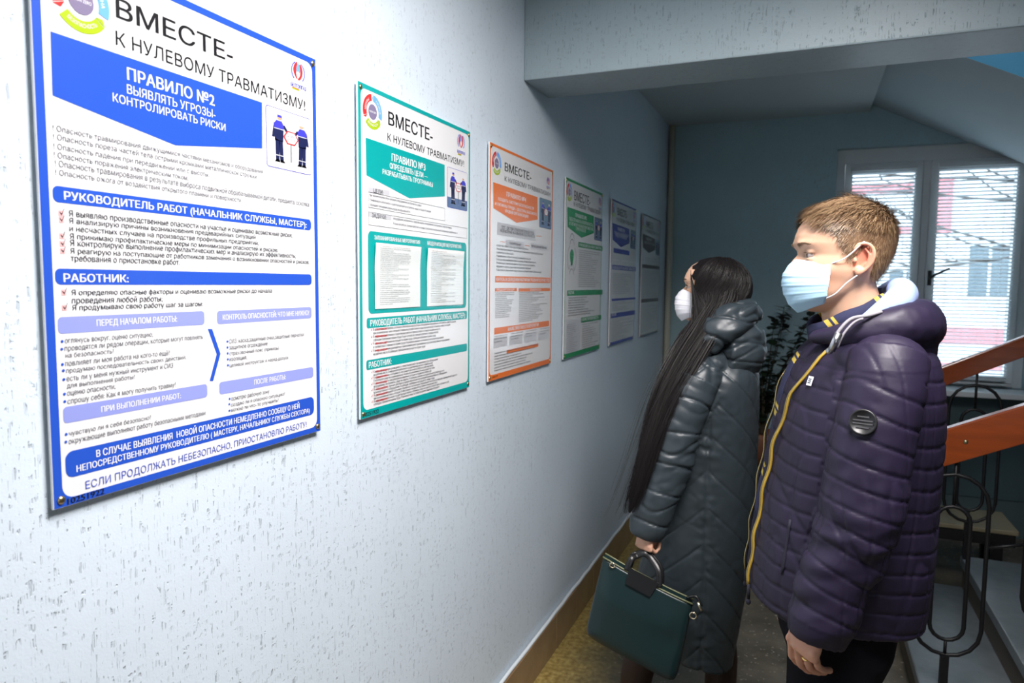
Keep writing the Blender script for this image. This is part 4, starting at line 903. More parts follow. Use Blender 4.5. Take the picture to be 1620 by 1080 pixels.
# scalp cap under the strands
cv = []; cf = []; nt_ = 120; nz = 40
for i in range(nt_):
    t = 2*PI*i/nt_; z0 = float(hairline(t))
    for j in range(nz+1):
        z = z0+(.1155-z0)*(j/nz)**.8; cv.append(HM.S(t, z, .0012+.0045*min(1, (z-z0)/.03)*np.clip((z-.0)/.07, .02, 1))[0])
V = HM.w(np.array(cv)); cf = [(i*(nz+1)+j, ((i+1) % nt_)*(nz+1)+j, ((i+1) % nt_)*(nz+1)+j+1, i*(nz+1)+j+1) for i in range(nt_) for j in range(nz)]
cap = MB().add(V, cf); co = mbo(cap, 'hair_base', M_hair2, hair); co.location = (0, 0, 0)
eb = []
for q in (-1, 1):
    for i in range(260):
        u = rr.random(); y = q*(.014+.036*u); z = .0165+.006*math.sin(min(1, u*1.3)*PI*.6)+rr.normal(0, .0016)*(1.2-u)-.004*max(0, u-.7)*2
        t = math.atan2(y, .075); a = HM.S(t, z, .0006)[0]; a[1] = y; a[0] += .0012; b = a+np.array([.0008-.004*u, q*.0055, .0012+rr.normal(0, .0006)]); eb.append((HM.w(np.array([a, (a+b)/2+[.0006, 0, 0], b])), HM.R@np.array([1., .3*q, 0])))
strands('eyebrow', eb, None, man, mat('light_brow_hair', (.22, .13, .07), .6), .0005)
ls = []
for q in (-1, 1):
    for i in range(70):
        u = i/69; a = np.array([.0805-.010*u*u, q*(.0205+.0225*u), .0030+.0015*math.sin(u*PI)-.002*u]); b = a+[.004-.002*u, q*.0015, .0005]; ls.append((HM.w(np.array([a, (a+b)/2, b])), HM.R@np.array([0, 0, 1.])))
strands('eyelash', ls, None, man, M_hair2, .0006)
# ---- mask
M_mask = mat('pale_blue_mask_cloth', (.45, .68, .84), .75, bump=(300, .25, .0006)); M_loop = mat('white_elastic', (.85, .85, .86), .7)
mask_mesh(HM, man, M_mask, mloop=M_loop)['label'] = 'pale blue pleated face mask'
# ---- jacket
M_jkt = mat('dark_purple_nylon', (.0145, .0098, .028), .50, bump=(160, .25, .0008), spec=.34, var=(5, .2))
M_lin = mat('light_blue_lining', (.27, .35, .62), .7, bump=(90, .2, .001)); M_in = mat('navy_sweater', (.010, .010, .022), .8)
TB = smooth_tab([(.94, 1.078, .180, .195), (.99, 1.080, .181, .200), (1.06, 1.084, .180, .204), (1.175, 1.092, .174, .206), (1.30, 1.100, .166, .208), (1.40, 1.108, .155, .208), (1.46, 1.112, .143, .198), (1.505, 1.118, .125, .175), (1.54, 1.122, .100, .125), (1.57, 1.122, .082, .090)])
def tor(z): return interp(z, TB)
rings = []
for z in np.linspace(.94, 1.57, 60):
    xc, a, b = tor(z); rings.append(oval((xc, 1.725, z), a, b, 72, 2.35, tilt=-.07 if z < 1.0 else -.07*max(0, (1.1-z)/.1)))
jp = [loft(rings)]
rL = np.interp(np.linspace(0, 1, len(armL)), [0, .12, .35, .55, .75, .93, 1], [.068, .070, .072, .074, .066, .060, .052])
jp.append(tube(armL, np.stack([rL*1.0, rL*.88], 1), 40, up=(1, 0, 0))); jp.append(tube(armR, np.stack([rL, rL*.9], 1), 40, up=(1, 0, 0)))
for a in (armL, armR): jp.append(ellipsoid(a[1]+np.array([0, 0, -.012]), (.070, .060, .060)))
jp.append(ellipsoid((1.128, 1.60, 1.500), (.078, .075, .050))); jp.append(tube(catmull([(1.145, 1.56, 1.500), (1.125, 1.64, 1.535), (1.12, 1.72, 1.55), (1.12, 1.81, 1.535), (1.13, 1.89, 1.500)], 5), .056, 24))
me = union(jp, .0036, 4)
V, N = getv(me)
sL, dL = polyparam(V, armL); sR, dR = polyparam(V, armR)
isL = dL < .088; isR = dR < .088; onarm = (isL & (sL > .055)) | (isR & (sR > .055))
s_arm = np.where(isL, sL, sR)
wob = vnoise(V*[9, 9, 5], 1)*.010+vnoise(V*[22, 22, 16], 2)*.004
disp = np.zeros(len(V))
def seam(s, pitch):   # soft pad between narrow stitched seams
    d = np.abs((s/pitch) % 1-.5)*2; u = (1-d)*pitch/2
    return .16*np.clip(1-d**3, 0, 1)+.84*(1-np.exp(-(u/.0030)**1.5))
q1 = seam(s_arm-.07+wob*.7-(V[:, 0]-1.1)*.18, .046); q2 = seam(V[:, 2]-.955+wob*.6+(V[:, 0]-1.09)*.10, .0435)
cuff = onarm & (s_arm > .545)
disp = np.where(onarm, .0030*q1, .0028*q2); disp[cuff] = .002
ang = np.arctan2((V-[0, 1.725, 0])@lft-0, (V[:, 0]-1.09)*fwd[0]+(V[:, 1]-1.725)*fwd[1])
top = V[:, 2] > 1.49; disp[top & ~onarm] = .0035
# folds: elbow and lower sleeve gather, diagonal pulls on the trunk
e_ = np.exp(-((s_arm-.36)/.09)**2)+.8*np.exp(-((s_arm-.50)/.06)**2)+.25
fold = vnoise(np.stack([V[:, 0]*10+V[:, 2]*22, V[:, 1]*9, V[:, 2]*30-V[:, 0]*16], 1), 4)
disp += np.where(onarm, .0052*e_*fold, .0030*vnoise(np.stack([V[:, 0]*12-V[:, 2]*5, V[:, 1]*11, V[:, 2]*7+V[:, 0]*8], 1), 5))
rid = 1-np.abs(vnoise(np.stack([V[:, 0]*26+V[:, 1]*20, V[:, 1]*26, V[:, 2]*9+V[:, 0]*12], 1), 13)); disp += -.0030*np.clip(rid-.80, 0, 1)/.2*(.4+e_*.6)
disp += .0010*vnoise(V*[70, 70, 45], 6)*(1-np.where(onarm, q1, q2)*.6)
V2 = V+N*disp[:, None]
# hem gathers
# front opening: drop faces between the two front edges
zt_ = np.array([.93, 1.0, 1.15, 1.30, 1.42, 1.50, 1.58]); zo = R_(1)*np.array([3, 4, 5, 9, 17, 32, 58]); 
half = np.interp(V[:, 2], zt_, zo)+np.where(ang > 0, 0, R_(17))
cut = (np.abs(ang) < half) & ~onarm & (V[:, 2] > .9) & (dL > .07)
setv(me, V2)
bm = bmesh.new(); bm.from_mesh(me); bm.verts.ensure_lookup_table()
bmesh.ops.delete(bm, geom=[f for f in bm.faces if all(cut[v.index] for v in f.verts)], context='FACES')
lone = [v for v in bm.verts if not v.link_faces]; bmesh.ops.delete(bm, geom=lone, context='VERTS'); bm.to_mesh(me); bm.free()
jb = bvh_of(me)
jacket = objm('jacket', me, M_jkt, man)
sd = jacket.modifiers.new('thick', 'SOLIDIFY'); sd.thickness = .007; sd.offset = -1
# inner sweater
inn = [loft([oval((interp(z, TB)[0]+.004, 1.725, z), max(.03, interp(z, TB)[1]-.024), max(.03, interp(z, TB)[2]-.03), 48, 2.3) for z in np.linspace(.92, 1.535, 30)])]
me = union(inn, .008, 1); objm('sweater', me, M_in, man)
# zips on both front edges
M_zip = mat('yellow_zip_tape', (.42, .27, .03), .5, bump=(600, .6, .001)); M_teeth = mat('brass_zip_teeth', (.45, .36, .16), .35, .9)
def surf(zv, angv, off=0):
    xc, a, b = tor(zv); cc, ss = math.cos(angv), math.sin(angv)
    p = np.array([xc, 1.725, zv])+fwd*(a+off)*math.copysign(abs(cc)**(2/2.35), cc)+lft*(b+off)*math.copysign(abs(ss)**(2/2.35), ss); p[2] += -.07*(p[0]-xc)*(1 if zv < 1.0 else max(0, (1.1-zv)/.1)); return p
for q in (1, -1):
    pz = [surf(z, (np.interp(z, zt_, zo) if q > 0 else -np.interp(z, zt_, zo)-R_(17)), .0065) for z in np.linspace(.945, 1.545, 44)]
    pz = [p+fwd*.003*math.sin(i*.8) for i, p in enumerate(pz)]
    m_ = MB(); m_.tube(pz, .0029, 8); z_ = mbo(m_, 'zip', M_zip if q > 0 else M_in, jacket); z_.location = (0, 0, 0)
    m_ = MB(); m_.tube([p+fwd*.0028-lft*q*.0034 for p in pz], .0019, 6); t_ = mbo(m_, 'zip_teeth', M_teeth, jacket); t_.location = (0, 0, 0)
    m_ = MB(); e = pz[0]; m_.tube([e+(0, 0, .004), e+np.array([0, 0, -.03])], .004, 8).add(*ellipsoid(e+np.array([0, 0, -.038]), (.006, .004, .008), nu=10, nv=6)); t_ = mbo(m_, 'zip_end', M_in, jacket); t_.location = (0, 0, 0)
# hood lying on the back, with its light blue lining
def mk(paths, vox=.005, sm=3): return union([tube(catmull(p, 5), np.array([np.interp(np.linspace(0, 1, (len(p)-1)*5+1), np.linspace(0, 1, len(p)), [r[k] for r in rs]) for k in (0, 1)]).T, 24, up=(0, 0, 1)) for p, rs in paths], vox, sm)
hp_ = [(1.015, 1.63, 1.540), (1.060, 1.598, 1.548), (1.115, 1.582, 1.556), (1.170, 1.590, 1.570), (1.208, 1.640, 1.572), (1.222, 1.715, 1.570), (1.208, 1.800, 1.572), (1.165, 1.840, 1.578), (1.10, 1.845, 1.568), (1.04, 1.825, 1.550)]
hr_ = [(.014, .020), (.024, .026), (.036, .034), (.046, .042), (.052, .046), (.054, .048), (.050, .046), (.044, .042), (.034, .034), (.016, .02)]
bag_ = ([(1.165, 1.60, 1.535), (1.202, 1.645, 1.522), (1.216, 1.715, 1.514), (1.202, 1.790, 1.522), (1.165, 1.835, 1.535)], [(.038, .036), (.052, .040), (.058, .042), (.052, .040), (.036, .034)])
me = mk([(hp_, hr_), bag_], .005, 4); V, N = getv(me)
rim = np.abs(np.sin(V[:, 2]*60+V[:, 1]*14))
V = V+N*(.0035*vnoise(V*[16, 16, 26], 8)+.0012*vnoise(V*60, 9))[:, None]
setv(me, V); objm('hood', me, M_jkt, man)
li = [(1.075, 1.612, 1.556), (1.105, 1.602, 1.576), (1.135, 1.606, 1.596), (1.165, 1.625, 1.615), (1.182, 1.672, 1.632), (1.182, 1.72, 1.640), (1.170, 1.775, 1.634), (1.13, 1.805, 1.618), (1.08, 1.81, 1.598)]
lr = [(.006, .012), (.014, .016), (.022, .020), (.029, .026), (.031, .028), (.031, .028), (.028, .026), (.02, .02), (.008, .012)]
me = mk([(li, lr)], .004, 3); V, N = getv(me); V = V+N*(.0028*vnoise(V*[28, 28, 28], 12))[:, None]; setv(me, V); objm('hood_lining', me, M_lin, man)
# shirt / scarf collar, navy with yellow check
def plaid():
    m = bpy.data.materials.new('navy_yellow_plaid'); m.use_nodes = True; nt = m.node_tree; L = nt.links; N_ = nt.nodes.new; p = nt.nodes['Principled BSDF']; p.inputs['Roughness'].default_value = .85
    g = N_('ShaderNodeTexCoord'); mp = N_('ShaderNodeMapping'); mp.inputs['Rotation'].default_value = (0, R_(38), 0); L.new(g.outputs['Object'], mp.inputs[0])
    s = N_('ShaderNodeSeparateXYZ'); L.new(mp.outputs[0], s.inputs[0])
    def band(out, per, lo, hi, ph=0):
        a = N_('ShaderNodeMath'); a.operation = 'MULTIPLY_ADD'; a.inputs[1].default_value = 1/per; a.inputs[2].default_value = ph+10; L.new(out, a.inputs[0])
        f = N_('ShaderNodeMath'); f.operation = 'FRACT'; L.new(a.outputs[0], f.inputs[0])
        c = N_('ShaderNodeMath'); c.operation = 'COMPARE'; c.inputs[1].default_value = (lo+hi)/2; c.inputs[2].default_value = (hi-lo)/2; L.new(f.outputs[0], c.inputs[0]); return c.outputs[0]
    a = band(s.outputs[0], .105, .10, .19, PLPH); b = band(s.outputs[0], .105, .24, .30, PLPH); mx = N_('ShaderNodeMath'); mx.operation = 'MAXIMUM'; L.new(a, mx.inputs[0]); L.new(b, mx.inputs[1])
    mi = N_('ShaderNodeMix'); mi.data_type = 'RGBA'; mi.inputs[6].default_value = (.012, .014, .05, 1); mi.inputs[7].default_value = (.45, .33, .05, 1); L.new(mx.outputs[0], mi.inputs[0]); L.new(mi.outputs[2], p.inputs['Base Color'])
    n = N_('ShaderNodeTexNoise'); n.inputs['Scale'].default_value = 500; bb_ = N_('ShaderNodeBump'); bb_.inputs['Strength'].default_value = .4; bb_.inputs['Distance'].default_value = .001; L.new(n.outputs[0], bb_.inputs['Height']); L.new(bb_.outputs[0], p.inputs['Normal']); return m
PLPH = .12; M_plaid = plaid()
col_r = []
for q in np.linspace(0, 2*PI, 41)[:-1]:
    u = (1-math.cos(q))/2   # 0 front, 1 back
    col_r.append((q, u))
def collar(off, zadd, thick, h0, h1):
    Rg = []
    for du, dz in ((0, 0), (thick, 0), (thick*1.1, 1), (0.001, 1)):
        ring = []
        for q, u in col_r:
            r = .062+off+du+.010*(1-u); c = np.array([1.094-.004*dz, 1.712, 0]); p = c+fwd*r*1.05*math.cos(q)+lft*r*math.sin(q)
            p[2] = 1.530+.062*u**.7+zadd+dz*(h0+(h1-h0)*u**.8)+.002*math.sin(7*q); ring.append(p)
        Rg.append(ring)
    V = [tuple(p) for r_ in Rg for p in r_]; n = len(col_r); F = [(i*n+k, i*n+(k+1) % n, ((i+1) % 4)*n+(k+1) % n, ((i+1) % 4)*n+k) for i in range(4) for k in range(n)]
    return V, F
mbo(MB().add(*collar(.006, .0, .008, .030, .058)), 'scarf', M_plaid, man)['label'] = 'navy scarf with yellow check stripes'
tl = MB()
for q, dx in ((-.35, 0.0),):
    path = [surf(z, R_(q*18), -.010) for z in np.linspace(1.50, 1.10, 14)]
    path = [p+lft*.004*math.sin(i*1.1)+fwd*(.006+.004*math.sin(i*.7)) for i, p in enumerate(path)]
    tl.tube(path, [(.007, .024)]*14, 14)
mbo(tl, 'scarf_tail', M_plaid, man)
# toggles, tag, badge
M_chr = mat('worn_chrome', (.55, .55, .58), .25, 1.); M_blk = mat('black_rubber', (.008, .008, .009), .4)
jh = jb
def on_j(x, z, y=1.3): return snap(jb, (x, y, z), (0, 1, 0))
cd = MB(); cp = catmull([(1.135, 1.565, 1.600), (1.110, 1.553, 1.592), (1.080, 1.545, 1.585), (1.058, 1.535, 1.560), (1.046, 1.528, 1.530)], 5)
cd.tube(cp, .0038, 8); cd.tube([p+np.array([.010, -.003, -.003]) for p in cp[8:]], .0026, 8)
mbo(cd, 'drawcord', mat('grey_drawcord', (.22, .21, .23), .6, bump=(500, .6, .001)), man)
tg = MB(); tg.obox((1.052, 1.522, 1.540), (.35, 0, 1), (1, 0, -.35), (0, 1, 0), .018, .0065, .006, 0); tg.add(*ellipsoid((1.043, 1.524, 1.522), (.007, .006, .007), nu=12, nv=8))
mbo(tg, 'cord_toggle', M_chr, man)
p, n_ = on_j(1.103, 1.398); t1 = np.cross((0, 0, 1), n_); t1 /= np.linalg.norm(t1); t2 = np.cross(n_, t1)
def disc(c, n, r, h, k=28):
    t1 = np.cross((0, 0, 1), n); t1 /= np.linalg.norm(t1); t2 = np.cross(n, t1)
    return loft([[np.array(c)+n*hh+rr_*(t1*math.cos(a)+t2*math.sin(a)) for a in np.linspace(0, 2*PI, k+1)[:-1]] for hh, rr_ in ((-.004, r), (h*.8, r), (h, r*.95), (h, r*.86), (h*.7, r*.82))])
bd = MB().add(*disc(p, n_, .0245, .005)); bo = mbo(bd, 'round_badge', M_blk, man)
bd = MB()
for dz, w2 in ((.010, .010), (.003, .017), (-.003, .017), (-.010, .011)): bd.obox(p+n_*.0042+t2*dz, t1, t2, n_, w2, .0012, .0006)
mbo(bd, 'badge_relief', mat('grey_badge_relief', (.06, .06, .065), .35), man, False)
p, n_ = on_j(1.012, 1.452); t1 = np.cross((0, 0, 1), n_); t1 /= np.linalg.norm(t1); t2 = np.cross(n_, t1)
lg = MB().obox(p+n_*.002, t1, t2, n_, .0075, .010, .0008); mbo(lg, 'brand_label', mat('white_label', (.80, .80, .85), .5), man, False)
lg = MB()
for dz in (.004, .0, -.004): lg.obox(p+n_*.0032+t2*dz, t1, t2, n_, .0045, .0008, .0003)
mbo(lg, 'label_print', M_in, man, False)
# pocket zip
pz = []
for z in np.linspace(1.16, 1.04, 8): q_, n_ = on_j(.985-.10*(1.16-z), z); pz.append(q_+n_*.001)
mbo(MB().tube(pz, .0028, 8), 'pocket_zip', M_in, man)
# ring
rg = MB(); pt = tipsL[2]; c = pt[1]+(pt[2]-pt[1])*.75; ax = (pt[2]-pt[1])/np.linalg.norm(pt[2]-pt[1]); u_ = np.cross(ax, (0, 1, 0)); u_ /= np.linalg.norm(u_); v_ = np.cross(ax, u_)
rg.tube([c+.0088*(u_*math.cos(a)+v_*math.sin(a)) for a in np.linspace(0, 2*PI, 25)[:-1]], [(.0012, .0026)]*24, 8, closed=True); mbo(rg, 'ring', mat('gold', (.85, .62, .22), .2, 1.), man)
# ---- trousers and shoes
M_tr = mat('black_trousers', (.005, .005, .008), .85, spec=.12, bump=(200, .2, .001))
tp = [loft([oval((1.085, 1.715, z), a, b) for z, a, b in ((.78, .085, .13), (.86, .115, .165), (.95, .125, .17), (1.02, .115, .16))])]
for L in legs: tp.append(tube(L, np.interp(np.linspace(0, 1, len(L)), [0, .25, .5, .75, 1], [.098, .086, .072, .066, .062]), 24))
me = union(tp, .009, 3); V, N = getv(me); V = V+N*(.004*vnoise(V*[14, 14, 10], 3))[:, None]; setv(me, V); objm('trousers', me, M_tr, man)
M_shoe = mat('black_leather_shoe', (.01, .01, .01), .3)
def shoe(cx, cy, hdv, L=.29, w_=.052, h_=.075):
    hdv = np.array(hdv, float); s_ = np.array([-hdv[1], hdv[0], 0]); R = []
    for t, ww, hh in ((-.30, .6, .75), (-.24, .85, .95), (0, .9, 1.15), (.25, .95, .95), (.5, 1.0, .70), (.68, .85, .52), (.76, .35, .35)):
        c = np.array([cx, cy, 0])+hdv*L*t; R.append([c+s_*w_*ww*math.cos(a)+np.array([0, 0, max(0.001, h_*hh*(.5+.5*math.sin(a)))]) for a in np.linspace(0, 2*PI, 21)[:-1]])
    return loft(R)
for L in legs: mbo(MB().add(*shoe(L[-1][0], L[-1][1], fwd)), 'shoe', M_shoe, man)
# ================================================================ the woman in the grey coat
WOM = (.70, 2.43, 0)
wom = thing('person', 'woman with long black hair in a long grey quilted coat, facing the wall of posters', 'person', WOM)
fwd = np.array([-1., 0, 0]); lft = np.array([0, -1., 0])
HW = Head((.700, 2.43, 1.632), PI+R_(3), R_(9), .93, .8)
aL = catmull([(.700, 2.305, 1.385), (.680, 2.275, 1.33), (.640, 2.250, 1.22), (.618, 2.235, 1.10), (.585, 2.215, .98), (.550, 2.20, .845)], 5)
aR = catmull([(.700, 2.555, 1.385), (.685, 2.60, 1.32), (.665, 2.63, 1.20), (.655, 2.64, 1.07), (.63, 2.63, .96), (.59, 2.61, .85)], 5)
parts = HW.parts()
nk = catmull([(.735, 2.43, 1.36), (.725, 2.43, 1.45), (.712, 2.43, 1.53), (.708, 2.43, 1.60)], 3)
parts.append(tube(nk, np.linspace(.06, .048, len(nk)), 24))
parts.append(loft([oval((.72, 2.43, z), a, b, hd=fwd, lf=lft) for z, a, b in ((.75, .09, .13), (.9, .10, .15), (1.05, .075, .11), (1.2, .09, .13), (1.32, .08, .14), (1.39, .05, .08))]))
for A in (aL, aR): parts.append(tube(A, np.linspace(.040, .024, len(A)), 18))
wl = []
for y0, x0 in ((2.35, .50), (2.50, .76)):
    L = catmull([(.70, y0+.01, .82), (.62 if x0 < .6 else .72, y0, .55), (x0+.01, y0, .33), (x0, y0, .08)], 5); wl.append(L)
    parts.append(tube(L, np.interp(np.linspace(0, 1, len(L)), [0, .45, .65, .8, 1], [.08, .058, .052, .050, .034]), 20))
hp, tW = hand_parts((.552, 2.198, .872), (-.05, -.10, -1), (.80, -.55, -.12), [(48, 70, 50), (50, 72, 50), (52, 72, 50), (52, 74, 50)], r=.0078, k=.90, thumb=(30, 30, .8, 1), palm=.072)
parts += hp
hp, _ = hand_parts((.585, 2.605, .85), (-.05, -.03, -1), (.85, .35, -.15), [(22, 34, 22)]*4, r=.0078, k=.88, thumb=(25, 8, .4, -1)); parts += hp
me = union(parts, .003, 2)
flush(me, lambda V: np.exp(-(((HW.loc(V)-[.055, .055, -.04])/[.03, .03, .03])**2).sum(1))*.6+(V[:, 2] < 1.0)*.3)
objm('body', me, M_skin_w, wom)
for q in (-1, 1): HW.eye(q, wom)
eb = []
for q in (-1, 1):
    for i in range(240):
        u = rr.random(); y = q*(.013+.034*u); z = .019+.006*math.sin(min(1, u*1.2)*PI*.6)+rr.normal(0, .0010)*(1.2-u)
        a = HW.S(math.atan2(y, .075), z, .0008)[0]; a[1] = y; a[0] += .001; b = a+np.array([-.003*u, q*.006, .001]); eb.append((HW.w(np.array([a, (a+b)/2+[.0006, 0, 0], b])), HW.R@np.array([1., .3*q, 0])))
    for i in range(60):
        u = i/59; a = np.array([.080-.006*u, q*(.022+.020*u), .0015]); b = a+[.008-.003*u, q*.003, .005]; eb.append((HW.w(np.array([a, (a+b)/2-[0, 0, .001], b])), HW.R@np.array([0, 0, 1.])))
M_bh = mat('glossy_black_hair', (.0075, .006, .007), .45, spec=.22, bump=(260, .6, .0014, (1, 1, .06)))
strands('eyebrow', eb, None, wom, M_bh, .0006)
mask_mesh(HW, wom, mat('white_mask_cloth', (.80, .80, .86), .75, bump=(300, .2, .0006)), name='face_mask', pleat=.0030, mloop=M_loop)['label'] = 'white face mask'
# ---- hair: one body plus loose strands over it
def whl(th):
    a = np.abs((np.asarray(th)+PI) % (2*PI)-PI)*180/PI
    return np.interp(a, [0, 20, 40, 52, 60, 68, 80, 180], [.087, .081, .062, .030, -.005, -.05, -.11, -.12])
hpz = []
for j, (z, off, sh) in enumerate([(-.12, .040, -.02), (-.09, .037, -.014), (-.05, .031, -.010), (0, .024, -.008), (.04, .020, -.006), (.07, .016, -.004), (.095, .012, 0), (.110, .010, 0), (.118, .006, 0)]):
    ring = []
    for t in np.linspace(0, 2*PI, 97)[:-1]:
        a = abs((t+PI) % (2*PI)-PI)*180/PI; back = .5-.5*math.cos(math.radians(a)); z0 = float(whl(t)); o_ = off*(.45+.75*back)
        if z < z0: o_ = -.02     # tucked under the skin where the face is bare
        p = HW.S(t, min(z, .115), o_*1.05)[0]; p[0] += sh*back
        if z > .112: p = np.array([-.012+(p[0]+.012)*.35, p[1]*.35, .124])
        ring.append(p)
    hpz.append(HW.w(np.array(ring)))
me = union([loft(hpz)], .0035, 3); V, N = getv(me); V = V+N*(.0014*vnoise(np.stack([np.arctan2(V[:, 1]-2.43, V[:, 0]-.7)*14, V[:, 2]*2, V[:, 2]*0], 1), 3))[:, None]; setv(me, V)
hairw = objm('hair', me, M_bh, wom)
# lock paths in front of the near shoulder
LK = [([(.750, 2.395, 1.705), (.746, 2.374, 1.66), (.735, 2.350, 1.60), (.702, 2.320, 1.53), (.652, 2.275, 1.43), (.612, 2.232, 1.33), (.580, 2.195, 1.21), (.552, 2.165, 1.09), (.524, 2.150, .985), (.508, 2.150, .93)], .046, .017),
      ([(.738, 2.390, 1.68), (.724, 2.374, 1.62), (.696, 2.348, 1.555), (.640, 2.310, 1.47), (.604, 2.262, 1.38), (.572, 2.222, 1.28), (.552, 2.195, 1.18), (.534, 2.170, 1.07), (.514, 2.155, .97)], .028, .014),
      ([(.785, 2.400, 1.70), (.775, 2.378, 1.65), (.760, 2.342, 1.57), (.722, 2.295, 1.49), (.680, 2.245, 1.40), (.634, 2.205, 1.30), (.598, 2.175, 1.20), (.565, 2.155, 1.10)], .026, .011)]
lk = []
for P, wd, th_ in LK:
    C = catmull(P, 6); n = len(C); t = np.linspace(0, 1, n); prof = np.interp(t, [0, .10, .2, .35, .65, .9, 1], [.15, .55, .9, 1, .68, .36, .1])
    lk.append(tube(C, np.stack([wd*prof, th_*prof], 1), 28, up=(1, 0, .2)))
me = union(lk, .0035, 2); V, N = getv(me); V = V+N*(.0022*vnoise(np.stack([V[:, 0]*120+V[:, 2]*40, V[:, 1]*60, V[:, 2]*6], 1), 3))[:, None]; setv(me, V)
lo = objm('hair_lock', me, M_bh, wom)
st_ = []; wr = np.random.default_rng(21)
for i in range(1100):
    P, wd, th_ = LK[wr.choice(3, p=[.5, .25, .25])]; C = catmull(P, 3); n = len(C); t = np.linspace(0, 1, n)
    a = wr.uniform(-PI, PI); prof = np.interp(t, [0, .10, .2, .35, .65, .9, 1], [.15, .55, .9, 1, .75, .5, .3])*wr.uniform(.9, 1.25); e = min(n, int(n*wr.uniform(.65, 1.0))+2)
    wv = wr.uniform(0, 6); d = np.stack([math.cos(a)*wd*prof+.004*np.sin(t*5+wv), -(abs(math.sin(a)) if wr.random() < .8 else -1)*th_*prof*1.12-.0012, .25*math.cos(a)*wd*prof], 1)
    g_ = wr.uniform(-1.2, 1.2); st_.append(((C+d)[:e], np.array([math.sin(g_), -math.cos(g_), 0])))
for i in range(3600):   # over the crown and down the side
    t0 = wr.uniform(-PI, PI); z0 = wr.uniform(.05, .112); L = []
    tt = t0
    for k in range(9):
        z = z0-(z0+.115)*k/8*wr.uniform(.96, 1.0)
        if z < float(whl(tt))+.002: break
        a = abs((tt+PI) % (2*PI)-PI)*180/PI; back = .5-.5*math.cos(math.radians(a)); off = np.interp(z, [-.12, 0, .07, .11], [.042, .026, .018, .012])*(.45+.75*back)*1.05+.0014
        p = HW.S(tt, z, off)[0]; p[0] += np.interp(z, [-.12, 0, .09], [-.02, -.008, 0])*back; L.append(p); tt += (-.045 if tt > .9 else .01)
    if len(L) > 3: P = HW.w(np.array(L)); st_.append((P, (P.mean(0)-HW.c)/np.linalg.norm(P.mean(0)-HW.c)+wr.normal(0, .3, 3)))
C0 = catmull(LK[0][0], 6); C0 = C0[C0[:, 2] < 1.64]; n0 = len(C0)
for i in range(1700):   # from the crown, over the side, into the falling lock
    t0 = wr.uniform(1.0, 2.6); u = (t0-1.0)/1.6*2-1; tz = wr.uniform(.25, .6); z0 = wr.uniform(.05, .112); L = []
    ze = wr.uniform(-.075, .02); k0 = int(np.argmax(C0[:, 2] < HW.c[2]+ze*.93-.035))
    for z in np.linspace(z0, ze, 6):
        ta = t0+tz*(z+.01)/.12; back = .5-.5*math.cos(ta); zz_ = max(z, float(whl(ta))+.002); off = np.interp(zz_, [-.12, 0, .07, .11], [.042, .026, .018, .012])*(.45+.75*back)*1.05+wr.uniform(.0012, .0035)
        p = HW.S(ta, zz_, off)[0]; p[0] += np.interp(zz_, [-.12, 0, .09], [-.02, -.008, 0])*back; L.append(HW.w(p)[0])
    e = int(n0*wr.uniform(.35, .95)); o_ = np.clip(u+wr.normal(0, .12), -1, 1)
    for k in range(k0, max(e, k0+6), 5):
        f_ = np.interp(k/n0, [0, .6, .9, 1], [1.05, .8, .5, .3]); L.append(C0[k]+np.array([o_*LK[0][1]*f_, -(math.sqrt(max(0, 1-o_*o_))*LK[0][2]*f_*1.1+wr.uniform(.001, .0035)), .25*o_*LK[0][1]*f_]))
    P = catmull(L, 2); g_ = wr.uniform(-.7, .7); st_.append((P, np.array([math.sin(g_), -math.cos(g_), .1])))
for i in range(40):     # stray hairs
    P = LK[wr.choice(3)][0]; C = catmull(P, 3)[int(wr.uniform(2, 8)):]; n = len(C); t = np.linspace(0, 1, n)[:, None]
    st_.append((C+t*np.array([[wr.uniform(-.06, .02), wr.uniform(-.03, 0), wr.uniform(-.03, .03)]])+np.array([wr.uniform(-.02, .02), -.015, 0]), np.array([0, -1., 0])))
strands('hair_strands', st_, None, wom, [mat('matt_black_hair', (.005, .004, .0045), .55, spec=.18), mat('soft_black_hair', (.009, .007, .007), .5, spec=.22)], .0006)
# ---- coat
M_coat = mat('grey_green_satin_nylon', (.028, .039, .047), .43, bump=(120, .15, .0008), spec=.5, var=(6, .2))
TW = smooth_tab([(.40, .640, .172, .150), (.50, .650, .175, .160), (.65, .672, .178, .165), (.80, .690, .172, .165), (.95, .706, .160, .160), (1.10, .716, .150, .155), (1.22, .722, .142, .160), (1.32, .730, .134, .160), (1.37, .735, .120, .140), (1.42, .735, .095, .100), (1.45, .735, .080, .085)])
rings = [oval((*[interp(z, TW)[0], 2.44], z), interp(z, TW)[1], interp(z, TW)[2], 64, 2.25, hd=fwd, lf=lft, tilt=-.30 if z < .5 else -.30*max(0, (.7-z)/.2)) for z in np.linspace(.40, 1.45, 70)]
cp_ = [loft(rings)]
rL = np.interp(np.linspace(0, 1, len(aL)), [0, .12, .35, .6, .85, .95, 1], [.058, .066, .070, .070, .060, .054, .047])
for A in (aL, aR): cp_.append(tube(A, np.stack([rL, rL*.9], 1), 36, up=(1, 0, 0))); cp_.append(ellipsoid(A[1]+[0, 0, -.012], (.062, .056, .058)))
cp_.append(tube(catmull([(.72, 2.32, 1.375), (.73, 2.38, 1.41), (.735, 2.43, 1.42), (.73, 2.49, 1.41), (.72, 2.55, 1.375)], 5), .050, 22))
me = union(cp_, .0045, 3); V, N = getv(me)
sL, dL = polyparam(V, aL); sR, dR = polyparam(V, aR); isL = dL < .086; isR = dR < .086; onarm = (isL & (sL > .05)) | (isR & (sR > .05)); s_arm = np.where(isL, sL, sR)
